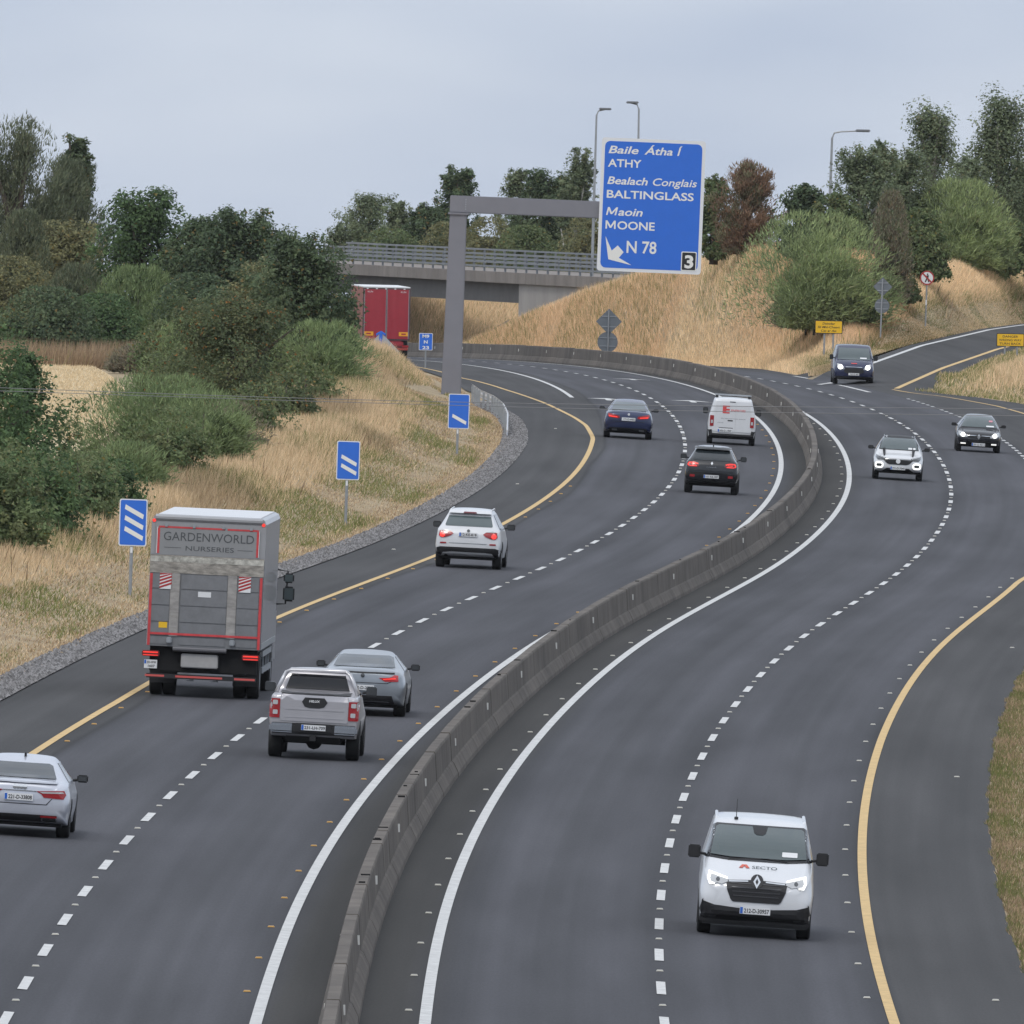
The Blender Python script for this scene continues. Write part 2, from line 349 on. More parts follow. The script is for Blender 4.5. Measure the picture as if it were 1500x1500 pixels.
def grid_road(name, Ds, xl, xr, lift, ncols=13):
    n = len(Ds); t = np.linspace(0, 1, ncols); X = xl[:, None]*(1-t)+xr[:, None]*t; Y = np.repeat(Ds[:, None], ncols, 1)
    v = np.c_[X.ravel(), Y.ravel(), (road_z(X, Y)+lift).ravel()]
    i, j = np.meshgrid(np.arange(n-1), np.arange(ncols-1), indexing='ij'); a = (i*ncols+j).ravel(); f = np.c_[a, a+1, a+ncols+1, a+ncols]
    me = np_mesh(name, v, f, M['asphalt'], smooth=True); uvl = me.uv_layers.new(name='lane')
    O = (X-c_(Y)).ravel(); uv = np.c_[O, Y.ravel()][f.ravel()].astype(np.float32); uvl.data.foreach_set('uv', uv.ravel())
    return link(bpy.data.objects.new(name, me))
DR = np.arange(150, 1421, 3.)
road = kind(grid_road('motorway', DR, c_(DR)+eL(DR), c_(DR)+eR(DR), 0., 25))
DS = np.arange(984, 1191, 3.)
sx0 = np.maximum(np.interp(DS, *SLW)-.7, c_(DS)+0*DS); sx0 = np.where(DS < 1045, np.minimum(sx0, c_(DS)+10.5), sx0)
sx0 = np.where(DS < 1045, np.minimum(c_(DS)+eR(DS)-.3, sx0), sx0)
slip = kind(grid_road('slip_road', DS, sx0, np.interp(DS, *SLE), .006, 9))
DS2 = np.arange(940, 988, 2.)
gore = kind(grid_road('merge_pavement', DS2, c_(DS2)+eR(DS2)-.5, np.maximum(np.interp(DS2, [940, 970, 988], [c_(940.)+14.2, 20.2, 20.6]), c_(DS2)+eR(DS2)-.3), .003, 5))

# painted lines, dashes and studs are parts of the road
def step(a, b, s): return np.append(np.arange(a, b, s), b)
def offline(name, a, b, of, wd, m, lift=.012):
    Ds = step(a, b, 4.); o = of(Ds) if callable(of) else np.full_like(Ds, of)
    return ribbon(name, Ds, c_(Ds)+o-wd/2, c_(Ds)+o+wd/2, lift, m, road)
offline('edge_line', 150, 1000, lY, .17, M['yellow'])
offline('edge_line', 874, 1180, lambda D: np.full_like(D, -8.55), .19, M['white'])
offline('edge_line', 150, 1330, -1.30, .18, M['white']); offline('edge_line', 150, 1330, 1.20, .18, M['white'])
offline('edge_line', 150, 978, rY, .17, M['yellow'])
Ds = step(958, 1040, 4.); o = np.interp(Ds, [958, 974, 993, 1003, 1040], [7.55, 7.6, 7.75, 7.9, 8.3])
ribbon('edge_line', Ds, c_(Ds)+o-.12, c_(Ds)+o+.12, .016, M['white'], road)
for pts, m in ((SLW, 'white'), (SLY, 'yellow')):
    Ds = step(pts[0][0]+2, 1180, 4.); xx = np.interp(Ds, *pts); ribbon('edge_line', Ds, xx-.13, xx+.13, .02, M[m], slip)
dash_i = 0
def dashes(of, d0, d1, mk, period=12., wd=.15, studs=None, phase=0):
    D = d0
    while D < d1:
        Ds = np.linspace(D, D+mk, 3); o = np.array([float(of(q)) if callable(of) else of for q in Ds]); x = c_(Ds)+o
        ribbon('lane_dash', Ds, x-wd/2, x+wd/2, .012, M['white'], road)
        D += period
stud_me = {}
for k in ('stud', 'amber'):
    b = MB(); b.prism([(-.06, 0), (.06, 0), (.045, .022), (-.045, .022)], -.05, .05); o = b.build('road_stud', M[k]); stud_me[k] = o.data; bpy.data.objects.remove(o)
def studs(of, d0, d1, k, period=12., dx=0):
    D = d0
    while D < d1:
        o = float(of(D)) if callable(of) else of
        x = float(c_(D))+o+dx; s = bpy.data.objects.new('road_stud', stud_me[k]); s.location = (x, D, float(road_z(x, D))+.008); link(s, road); D += period
pL = float(on_ground(66, 1393).y); pR = float(on_ground(967, 1400).y)
dashes(-4.90, pL-2.2-12*8, 1190, 4.4); dashes(4.86, pR-2.2-12*8, 1100, 4.4)
dashes(8.35, 700, 940, 2.2, 5.)
studs(-4.90, pL+6-24, 880, 'stud'); studs(4.86, pR+6-24, 880, 'stud')
studs(-1.30, pL+3-24, 860, 'amber', dx=-.27); studs(1.20, pL+1-24, 860, 'stud', dx=-.27)
studs(lY, pL+4-24, 700, 'amber', dx=.3); studs(rY, pR+2-24, 620, 'stud', dx=-.32)
studs(-9.9, 503, 800, 'stud', 97.); studs(10.3, 330, 620, 'stud', 99.)
# lane arrows on the left carriageway beyond the exit
def arrow(px, py, L=7.):
    p = on_ground(px, py); hw = .13
    pts = [(-.13, 0), (.13, 0), (.13, L*.55), (.95, L*.5), (0, L), (-.95, L*.5), (-.13, L*.55)]
    v = [(p.x+a+dc(p.y)*b, p.y+b, float(road_z(p.x+a, p.y+b))+.013) for a, b in pts]
    me = bpy.data.meshes.new('lane_arrow'); me.from_pydata(v, [], [(0, 1, 2, 6), (2, 3, 4, 5, 6)]); me.materials.append(M['white']); link(bpy.data.objects.new('lane_arrow', me), road)
arrow(1017, 590); arrow(930, 557); arrow(893, 587)
# gravel drain beside the left hard shoulder
Ds = np.arange(380, 850, 4.)
gv = ribbon('gravel_drain', Ds, c_(Ds)+eL(Ds)-np.where(Ds > 700, .55, .72)+.12*np.sin(Ds*.21)+.08*np.sin(Ds*.77), c_(Ds)+eL(Ds)+.05, .03, M['gravel'], None, zf=ground_z); kind(gv)
# loose stones on it
n = 26000; D = rng.uniform(400, 840, n); t = rng.uniform(-.05, .9, n); x = c_(D)+eL(D)-t; z = ground_z(x, D)+.03; s = rng.uniform(.02, .065, n)
ang = rng.uniform(0, 6.28, n); V = np.empty((n, 4, 3))
for k in range(3): V[:, k] = np.c_[x+s*np.cos(ang+k*2.1), D+s*np.sin(ang+k*2.1), z]
V[:, 3] = np.c_[x, D, z+s*.9]; b = np.arange(n)[:, None]*4
Fc = np.concatenate([b+np.array([[0, 1, 3]]), b+np.array([[1, 2, 3]]), b+np.array([[2, 0, 3]])])
gcol = np.repeat(rng.uniform(.11, .36, n)[:, None]*np.array([[1, .97, .97]]), 4, 0)
st = link(bpy.data.objects.new('loose_gravel', np_mesh('loose_gravel', V.reshape(-1, 3), Fc, M['grass'], gcol))); kind(st, 'stuff'); tag(st, 'loose grey stones along the edge of the left hard shoulder', 'gravel')

# ------------------------------------------------------------------ central concrete barrier
def barrier_mat():
    m = mat('barrier_concrete', (.2, .19, .175), .92, bump=.25, bs=25); n = m.node_tree; b = n.nodes['Principled BSDF']; L = n.links
    tcx = n.nodes.new('ShaderNodeTexCoord')
    def noise(sc, det, vec=(1, 1, 1)):
        mpp = n.nodes.new('ShaderNodeMapping'); mpp.inputs['Scale'].default_value = vec; L.new(tcx.outputs['Object'], mpp.inputs[0])
        q = n.nodes.new('ShaderNodeTexNoise'); q.inputs['Scale'].default_value = sc; q.inputs['Detail'].default_value = det; q.inputs['Roughness'].default_value = .7; L.new(mpp.outputs[0], q.inputs[0]); return q.outputs[0]
    def ramp(src, p0, c0, p1, c1):
        r = n.nodes.new('ShaderNodeValToRGB'); e = r.color_ramp.elements; e[0].position = p0; e[1].position = p1; e[0].color = (*c0, 1); e[1].color = (*c1, 1); L.new(src, r.inputs[0]); return r.outputs[0]
    def mulc(a, q):
        x = n.nodes.new('ShaderNodeMix'); x.data_type = 'RGBA'; x.blend_type = 'MULTIPLY'; x.inputs[0].default_value = 1; L.new(a, x.inputs[6]); L.new(q, x.inputs[7]); return x.outputs[2]
    a = ramp(noise(.35, 5, (1, .5, 1)), .3, (.080, .070, .061), .72, (.165, .145, .125))
    s = ramp(noise(.9, 4, (1, 1, .25)), .3, (.62, .6, .58), .62, (1.08, 1.07, 1.06))   # run-off streaks
    L.new(mulc(a, s), b.inputs['Base Color']); return m
M['barrier'] = barrier_mat()
bar = empty('concrete_barrier', (float(c_(300.)), 300, float(plane(c_(300.), 300.)))); tag(bar, 'long grey concrete step barrier with stained sides dividing the two carriageways', 'barrier')
bar_prof = [(-.30, 0), (-.29, .10), (-.19, .30), (-.15, .33), (-.11, .86), (-.09, .9), (.09, .9), (.11, .86), (.15, .33), (.19, .30), (.29, .10), (.30, 0)]
BOFF = -.08
SEG = 6.0
D = 282.
while D < 1340:
    L_ = SEG-.014; Ds = np.linspace(D, D+L_, 3); th = dc(D+3); v = []; f = []; npf = len(bar_prof); lp = random.uniform(-.012, .012)
    for q in Ds:
        cx = float(c_(q))+BOFF; zz = float(plane(cx, q))-.02
        for (px, pz) in bar_prof: v.append((px+cx+lp*.4-bar.location.x, q-bar.location.y, pz+zz+(lp if pz > .5 else 0)-bar.location.z))
    for i in range(2):
        for k in range(npf-1): f.append((i*npf+k, i*npf+k+1, (i+1)*npf+k+1, (i+1)*npf+k))
    f.append(tuple(range(npf))[::-1]); f.append(tuple(2*npf+k for k in range(npf)))
    me = bpy.data.meshes.new('barrier_segment'); me.from_pydata(v, [], f); me.materials.append(M['barrier']); link(bpy.data.objects.new('barrier_segment', me), bar)
    D += SEG
rb = MB().box(-.012, .012, -.055, .055, -.075, .075).build('reflector', M['reflector']); rme = rb.data; bpy.data.objects.remove(rb)
ra = MB().box(-.1, .1, -.02, .02, 0, .015).build('top_joint', M['under']); jme = ra.data; bpy.data.objects.remove(ra)
D = 297.
while D < 1290:
    for sgn in (-1, 1):
        x = float(c_(D))+BOFF+sgn*.12; o = bpy.data.objects.new('reflector', rme); o.location = Vector((x, D, float(plane(x, D))+.60))-bar.location; o.rotation_euler = (0, -sgn*.03, -math.atan(dc(D))-sgn*.5); link(o, bar)
    D += 24.
for k in range(22):
    D = 285+abs(random.gauss(0, 1))*180+random.uniform(0, 60); x = float(c_(D))+BOFF
    o = bpy.data.objects.new('weed_in_joint', jme); o.location = Vector((x+random.uniform(-.03, .03), D, float(plane(x, D))+.875))-bar.location; o.scale = (random.uniform(.2, .9), random.uniform(.3, 1.6), random.uniform(1.75, 2.2)); o.rotation_euler = (0, 0, -math.atan(dc(D))); link(o, bar)

# ------------------------------------------------------------------ embankment on the right, carrying the road over the bridge
toe_D = [1360, 1330, 1300, 1250, 1200, 1150, 1100, 1050, 1012]
toe_ = [Vector((float(c_(d))+float(np.interp(d, [1012, 1050, 1100], [8.0, 9.4, 11.2])), d, float(road_z(c_(d)+7.5, d))-.15)) for d in toe_D]
for d in (1022, 1045, 1080, 1115, 1142, 1165, 1180): toe_.append(Vector((float(np.interp(d, *SLW))-1.3, d+.5, float(zslip(d))-.1)))
_tp = np.array([750+p.x*F_PX/p.y for p in toe_]); toe_ = [toe_[q] for q in np.argsort(_tp)]; _tp = np.sort(_tp)
crest_img = [(640, 530, 1368), (690, 505, 1352), (741, 480, 1335), (828, 436, 1295), (922, 404, 1250), (1019, 382, 1200), (1117, 362, 1160), (1170, 364, 1143), (1215, 368, 1134), (1235, 370, 1131), (1250, 373, 1130), (1300, 381, 1134), (1350, 388, 1146), (1400, 389, 1161), (1450, 388, 1178), (1500, 386, 1194), (1560, 384, 1212), (1640, 384, 1240)]
def resample(pts, n):
    pts = [Vector(p) for p in pts]; L = [0]
    for a, b in zip(pts, pts[1:]): L.append(L[-1]+(b-a).length)
    t = np.linspace(0, L[-1], n); A = np.array(pts); return np.c_[[np.interp(t, L, A[:, k]) for k in range(3)]].T
crest = [at(*q) for q in crest_img]
_cp = [750+p.x*F_PX/p.y for p in crest]; toe = [Vector([float(np.interp(q, _tp, [p[i] for p in toe_])) for i in range(3)]) for q in _cp]
NT = 90
def bykey(P, n):
    A = np.array([list(p) for p in P]); k = np.linspace(0, len(A)-1, n); return np.c_[[np.interp(k, np.arange(len(A)), A[:, i]) for i in range(3)]].T
TO, CR = bykey(toe, NT), bykey(crest, NT)
for _ in range(30): CR[1:-1] = .5*CR[1:-1]+.25*(CR[:-2]+CR[2:])
for _ in range(6): TO[1:-1] = .5*TO[1:-1]+.25*(TO[:-2]+TO[2:]); CR[1:-1] = .5*CR[1:-1]+.25*(CR[:-2]+CR[2:])
NV = 16; EMB = np.empty((NV+3, NT, 3))
for j in range(NV+1):
    t = j/NV; Lc = np.maximum(CR[:, 1]-TO[:, 1], 1.); h = .10*t+.90*sst(np.clip(1-46/np.maximum(Lc, 46.01), 0, .7), 1, np.full(NT, t)); w_ = sst(46, 75, Lc)
    EMB[j] = TO+(CR-TO)*t; EMB[j, :, 2] = TO[:, 2]+(CR[:, 2]-TO[:, 2])*((.45*t+.55*h)*(1-w_)+h*w_)
    bump = .07*np.sin(np.arange(NT)*.9+j*.7)*math.sin(math.pi*t); EMB[j, :, 2] += bump
back = CR.copy(); back[:, 1] += 18; back[:, 0] *= 1+18/CR[:, 1]; back[:, 2] += .15; EMB[NV+1] = back
back2 = CR.copy(); back2[:, 1] += 90; back2[:, 0] *= 1+90/CR[:, 1]; back2[:, 2] -= 9; EMB[NV+2] = back2
i, j = np.meshgrid(np.arange(NV+2), np.arange(NT-1), indexing='ij'); a = (i*NT+j).ravel()
emb = kind(link(bpy.data.objects.new('embankment', np_mesh('embankment', EMB.reshape(-1, 3), np.c_[a, a+1, a+NT+1, a+NT], M['soil'], smooth=True))))
def emb_pt(u, v):                                   # u along 0..1, v up the slope 0..1
    a = np.clip(v*NV, 0, NV-1e-3); b = np.clip(u*(NT-1), 0, NT-1-1e-3); i = a.astype(int); j = b.astype(int); fa = (a-i)[:, None]; fb = (b-j)[:, None]
    return (EMB[i, j]*(1-fa)+EMB[i+1, j]*fa)*(1-fb)+(EMB[i, j+1]*(1-fa)+EMB[i+1, j+1]*fa)*fb
_u, _v = np.meshgrid(np.linspace(0, 1, 260), np.linspace(0, 1, 90)); _EP = emb_pt(_u.ravel(), _v.ravel())
_uu = _EP[:, 0]*F_PX/_EP[:, 1]; _vv = (CAM_H-_EP[:, 2])*F_PX/_EP[:, 1]-545.07
_epx = 750+_uu*math.cos(ROLL)-_vv*math.sin(ROLL); _epy = 750+_uu*math.sin(ROLL)+_vv*math.cos(ROLL)
def on_slope(px, py):                               # distance of the embankment surface under a photograph pixel
    k = int(np.argmin((_epx-px)**2+(_epy-py)**2)); return float(_EP[k, 1])
# grass bank seen through the underpass
fb = [(520, 545, 1395), (600, 530, 1400), (680, 515, 1405), (760, 505, 1412), (800, 500, 1420)]; ft = [(520, 425, 1432), (600, 428, 1440), (680, 430, 1448), (760, 430, 1455), (800, 430, 1462)]
A = [at(*q) for q in fb]; B = [at(*q) for q in ft]; Bk = [b+Vector((0, 60, -6)) for b in B]; n = len(A)
me = bpy.data.meshes.new('far_bank'); me.from_pydata([tuple(p) for p in A+B+Bk], [], [(k+r*n, k+1+r*n, k+1+n+r*n, k+n+r*n) for r in range(2) for k in range(n-1)]); me.materials.append(M['soil']); kind(link(bpy.data.objects.new('far_bank', me)))
FB = (np.array([list(p) for p in A]), np.array([list(p) for p in B]))
# ------------------------------------------------------------------ overbridge
def bD(px): return 1410-(px-480)*.22
bridge = empty('road_bridge', at(700, 450, bD(700))); tag(bridge, 'concrete overbridge with grey steel parapet rails crossing behind the gantry', 'bridge')
B0 = Vector(bridge.location)
pa = at(300, 381, bD(300)); pb = at(985, 412, bD(985)); bdir = Vector((pb.x-pa.x, pb.y-pa.y, 0)).normalized(); bn = Vector((-bdir.y, bdir.x, 0))
if bn.y < 0: bn = -bn
def along(px):                                     # point on the bridge face under pixel column px (z = 0)
    p = at(px, 400, bD(px)); s = (Vector((p.x, p.y, 0))-Vector((pa.x, pa.y, 0))).dot(bdir); return Vector((pa.x, pa.y, 0))+bdir*s, s
def bbox(mb, s0, s1, n0, n1, z0, z1):
    b = len(mb.v); o = Vector((pa.x, pa.y, 0))-B0
    for (s, q, z) in ((s0, n0, z0), (s1, n0, z0), (s1, n1, z0), (s0, n1, z0), (s0, n0, z1), (s1, n0, z1), (s1, n1, z1), (s0, n1, z1)): mb.v.append(tuple(o+bdir*s+bn*q+Vector((0, 0, z))))
    mb.f += [tuple(b+i for i in q) for q in ((3, 2, 1, 0), (4, 5, 6, 7), (0, 1, 5, 4), (1, 2, 6, 5), (2, 3, 7, 6), (3, 0, 4, 7))]; return mb
s_end = along(985)[1]; s_ab = along(771)[1]; s_left = -6.
k = s_left
while k < s_end:                                    # fascia units, cast in lengths
    k2 = min(k+3.2, s_end); bbox(MB(), k, k2-.03, 0, .45, 2.50, 3.24).build('fascia_unit', M['bridge'], bridge, bevel=.02); k = k2
bbox(MB(), s_left, s_end, .05, 12, 2.62, 3.12).build('deck', M['bridge'], bridge)
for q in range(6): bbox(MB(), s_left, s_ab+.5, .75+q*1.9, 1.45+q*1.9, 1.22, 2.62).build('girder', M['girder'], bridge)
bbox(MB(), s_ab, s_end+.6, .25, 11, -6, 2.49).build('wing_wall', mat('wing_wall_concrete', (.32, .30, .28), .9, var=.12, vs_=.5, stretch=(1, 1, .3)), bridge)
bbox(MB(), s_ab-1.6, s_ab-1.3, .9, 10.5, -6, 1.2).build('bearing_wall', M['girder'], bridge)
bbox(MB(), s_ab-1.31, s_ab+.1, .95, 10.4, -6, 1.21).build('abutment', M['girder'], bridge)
for face in (0, 1):
    n0 = .18 if not face else 11.5; k = s_left+.4
    while k < s_end: bbox(MB(), k, k+.13, n0, n0+.12, 3.24, 4.42).build('parapet_post', M['parapet'], bridge); k += 3.35
    for zz, hh in ((3.52, .13), (3.80, .10), (4.06, .10), (4.33, .12)): bbox(MB(), s_left, s_end, n0-.07, n0-.002, zz, zz+hh).build('parapet_rail', M['parapet'], bridge)
# dark retaining wall under the bridge
q0, q1 = at(697, 496, 1392), at(745, 468, 1350)
wl = MB(); d = (q1-q0); wl.v = [tuple(q0+Vector((0, 0, -6))-q0), tuple(q1+Vector((0, 0, -6))-q0), tuple(q1-q0), (0, 0, 0)]; nn = Vector((.3, .3, 0)); wl.v += [tuple(Vector(p)+nn) for p in wl.v]; wl.f = [(0, 1, 2, 3), (7, 6, 5, 4), (3, 2, 6, 7), (0, 3, 7, 4), (1, 5, 6, 2)]
ow = wl.build('retaining_wall', M['concrete']); ow.location = q0; tag(ow, 'dark sloping retaining wall under the overbridge', 'wall')
# ------------------------------------------------------------------ vehicles: lofted bodies with parts projected on them
def chaikin(A, ax, it=2):
    for _ in range(it):
        A = np.moveaxis(A, ax, 0); n = len(A); q = [A[:1]]
        B = np.empty((2*(n-1),)+A.shape[1:]); B[0::2] = .75*A[:-1]+.25*A[1:]; B[1::2] = .25*A[:-1]+.75*A[1:]
        A = np.concatenate([A[:1], B[1:-1], A[-1:]]); A = np.moveaxis(A, 0, ax)
    return A
def loft(st, it=2):
    G = []
    for (y, zb, zm, zl, zt, wb, wm, wl, wt) in st:
        h = zt-zl
        half = [(0, zb), (wb*.8, zb), (wb, zb), (wb*1.0, zb+.06), (wm, zm-.12), (wm, zm+.05), (wl, zl-.03), (wl-.01, zl+.02), (wt+.25*(wl-wt), zl+h*.72), (wt, zt-.035), (wt*.86, zt-.004), (wt*.45, zt+.012), (0, zt+.018)]
        ring = [(x, y, z) for x, z in half]+[(-x, y, z) for x, z in half[-2::-1]]
        G.append(ring)
    G = np.array(G, float)
    return chaikin(chaikin(G, 1, it), 0, it)
class Car:
    def __init__(s, name, label, cat, px, py, paintmat, st, L, oncoming=False, group=None, ref=0., zf=road_z, at_=None, it=2, bodyname='body'):
        """px, py: photograph pixel where the wheels nearest the camera touch the road; ref: their y in the car's own frame"""
        p = at_ if at_ is not None else on_ground(px, py, zf); th = math.atan(dc(p.y)); s.on = oncoming
        rz = (math.pi if oncoming else 0)-th; cf = float(cfall(p.y))
        s.root = empty(name); tag(s.root, label, cat, group)
        d = Vector((math.sin(th), math.cos(th), 0))*(-1 if oncoming else 1)
        loc = p-d*ref; zz = float(zf(loc.x, loc.y)) if at_ is None else p.z
        s.root.location = (loc.x, loc.y, zz); pit = (float(zf(p.x, p.y))-zz)/max(.1, abs(ref))*(1 if ref > 0 else -1) if (at_ is None and abs(ref) > .1) else 0
        s.root.rotation_euler = (math.atan(pit), cf*(-1 if oncoming else 1), rz)
        s.tr = []; s.L = L
        if st is not None: s.shell(bodyname, st, paintmat, it)
    def shell(s, name, st, m, it=2):
        G = loft(st, it); a, b = G.shape[:2]; v = G.reshape(-1, 3)
        i, j = np.meshgrid(np.arange(a-1), np.arange(b-1), indexing='ij'); k = (i*b+j).ravel(); q = np.c_[k, k+1, k+b+1, k+b]
        v2 = v.tolist(); f = q.tolist(); f.append(list(range(b))[::-1]); f.append([(a-1)*b+t for t in range(b)])
        me = bpy.data.meshes.new(name); me.from_pydata(v2, [], f); me.materials.append(m)
        bm = bmesh.new(); bm.from_mesh(me); bmesh.ops.remove_doubles(bm, verts=bm.verts, dist=1e-5); bmesh.ops.recalc_face_normals(bm, faces=bm.faces); bm.to_mesh(me)
        s.bvh = BVHTree.FromBMesh(bm); bm.free(); me.shade_smooth()
        s.body = link(bpy.data.objects.new(name, me), s.root); return s.body
    def panel(s, name, side, poly, m, off=.008, parent=None, cell=.06, mirror=False, y=None, smooth=True):
        """outline in (x, z) for rear/front, (y, z) for left/right, (x, y) for top, laid on the body with real thickness"""
        if mirror:
            s.panel(name, side, poly, m, off, parent, cell, y=y); return s.panel(name, side, [(-a, b) for a, b in poly][::-1], m, off, parent, cell, y=y)
        bm = bmesh.new(); vs = [bm.verts.new((a, b, 0)) for a, b in poly]; fc_ = bm.faces.new(vs); fc_.normal_update(); bmesh.ops.triangulate(bm, faces=[fc_])
        xs = [p[0] for p in poly]; zs = [p[1] for p in poly]
        for ax, lo, hi in ((0, min(xs), max(xs)), (1, min(zs), max(zs))):
            n = int((hi-lo)/cell)
            for q in range(1, n+1):
                co = Vector((0, 0, 0)); no_ = Vector((0, 0, 0)); co[ax] = lo+(hi-lo)*q/(n+1); no_[ax] = 1
                bmesh.ops.bisect_plane(bm, geom=bm.verts[:]+bm.edges[:]+bm.faces[:], plane_co=co, plane_no=no_)
        dr = {'rear': Vector((0, 1, 0)), 'front': Vector((0, -1, 0)), 'left': Vector((1, 0, 0)), 'right': Vector((-1, 0, 0)), 'top': Vector((0, 0, -1))}[side]
        last = None; miss = []
        for vtx in bm.verts:
            a, b = vtx.co.x, vtx.co.y
            o = Vector((a, 0, b)) if side in ('rear', 'front') else Vector((0, a, b)) if side in ('left', 'right') else Vector((a, b, 0))
            o = o-dr*(12 if side != 'top' else 8)
            nn = None
            if y is not None: h = o.copy(); h.y = y
            else:
                h, nn = s.bvh.ray_cast(o, dr)[:2]
                if h is None: h = s.bvh.find_nearest(o+dr*(12-s.L/2 if side in ('rear', 'front') else 11))[0]
            vtx.co = h+(nn-dr).normalized()*(off+.004) if nn is not None else h-dr*off
        be = [e for e in bm.edges if e.is_boundary]
        r = bmesh.ops.extrude_edge_only(bm, edges=be)
        for g_ in r['geom']:
            if isinstance(g_, bmesh.types.BMVert): g_.co += dr*(off+.012)
        bmesh.ops.recalc_face_normals(bm, faces=bm.faces)
        me = bpy.data.meshes.new(name); bm.to_mesh(me); bm.free(); me.materials.append(m)
        return link(bpy.data.objects.new(name, me), parent or s.root)
    def wheel(s, x, y, r, w=.21, rim=True, mrim='rim'):
        """axle end at lateral x (outer face) and y"""
        sg = 1 if x > 0 else -1
        wh = empty('wheel', (x, y, r)); wh.parent = s.root
        n = 28; prof = [(0, r*.62), (.012, r*.66), (.012, r*.9), (-.01, r*.985), (-.04, r), (-w+.04, r), (-w+.01, r*.985), (-w, r*.9), (-w, r*.6)]
        v = []; f = []
        for k in range(n):
            t = 2*math.pi*k/n
            for (a, q) in prof: v.append((sg*a, q*math.cos(t), q*math.sin(t)))
        m_ = len(prof)
        for k in range(n):
            for j in range(m_-1): f.append((k*m_+j, k*m_+j+1, ((k+1) % n)*m_+j+1, ((k+1) % n)*m_+j))
        b = MB(); b.v = v; b.f = f; b.build('tyre', M['tyre'], wh, smooth=True)
        if rim:
            b = MB(); q = len(b.v); R_ = r*.62
            b.tube([(-.02*sg, 0, 0), (.006*sg, 0, 0)], r*.16, 10)
            for k in range(5):
                t = 2*math.pi*k/5; c, d = math.cos(t), math.sin(t); e, g_ = -d*.045, c*.045
                i0 = len(b.v); b.v += [(sg*.004, c*.03+e, d*.03+g_), (sg*.004, c*.03-e, d*.03-g_), (sg*.002, c*R_-e, d*R_-g_), (sg*.002, c*R_+e, d*R_+g_)]; b.v += [(sg*-.03, p[1], p[2]) for p in b.v[i0:i0+4]]
                b.f += [tuple(i0+z for z in q_) for q_ in ((0, 1, 2, 3), (7, 6, 5, 4), (0, 3, 7, 4), (1, 5, 6, 2))]
            b.tube([(-.03*sg, 0, 0), (.002*sg, 0, 0)], R_, 20); b.build('rim', M[mrim], wh)
    def wheels(s, x, yf, yr, r, w=.21, mrim='rim'):
        for sx in (-x, x):
            for y in (yf, yr): s.wheel(sx, y, r, w, mrim=mrim)
        arch = lambda y: [(y+(r+.07)*math.cos(t), r+(r+.06)*math.sin(t)) for t in np.linspace(-.25, math.pi+.25, 14)]
        for y in (yf, yr): s.panel('wheel_arch', 'left', arch(y), M['under'], .002); s.panel('wheel_arch', 'right', arch(y), M['under'], .002)
    def mirror(s, x, y, z, m, w=.2, h=.14):
        for sg in (-1, 1):
            b = MB(); b.tube([(sg*(x-.08), y, z-.04), (sg*(x+.06), y, z-.02)], .025, 6); o = b.build('mirror_arm', M['black'], s.root)
            b = MB(); x0, x1 = sorted((sg*x, sg*(x+w))); b.box(x0, x1, y-.06, y+.06, z-h/2, z+h/2); o = b.build('wing_mirror', m, s.root, bevel=.022)
            b = MB(); b.box(x0+.025, x1-.025, y-.066, y-.061, z-h/2+.025, z+h/2-.025); b.build('mirror_glass', M['lampdark'], o)
    def box(s, name, x0, x1, y0, y1, z0, z1, m, parent=None, bevel=0): return MB().box(x0, x1, y0, y1, z0, z1).build(name, m, parent or s.root, bevel=bevel)
    def surf(s, side, x, z):
        dr = Vector((0, 1, 0)) if side == 'rear' else Vector((0, -1, 0))
        h = s.bvh.ray_cast(Vector((x, 0, z))-dr*12, dr)[0]; return h.y if h else 0
    def plate(s, side, x0, x1, z0, z1, txt=None, band=True):
        sg = -1 if side == 'rear' else 1
        ys = [s.surf(side, x0, z1), s.surf(side, x1, z1), s.surf(side, (x0+x1)/2, z0), s.surf(side, (x0+x1)/2, z1)]
        y = (min(ys) if side == 'rear' else max(ys))+sg*.035
        e = empty('number_plate', (0, 0, 0)); e.parent = s.root
        if side == 'front': e.rotation_euler = (0, 0, math.pi); x0, x1, y = -x1, -x0, -y
        MB().box(x0, x1, y, y+.03, z0, z1).build('plate_board', M['plate'], e)
        w_ = x1-x0
        if band: MB().box(x0+.006, x0+w_*.10, y-.003, y, z0+.006, z1-.006).build('plate_band', M['plateblue'], e)
        if txt: text('plate_letters', txt, x0+w_*.14, x1-w_*.04, z0+(z1-z0)*.2, (z1-z0)*.6, y-.001, M['ink'], e, bold=.02, depth=.003)
    def badge(s, side, x, z, r, m, parent=None):
        p = s.panel('badge', side, disc(x, z, r, 12), m, .016, parent); return p

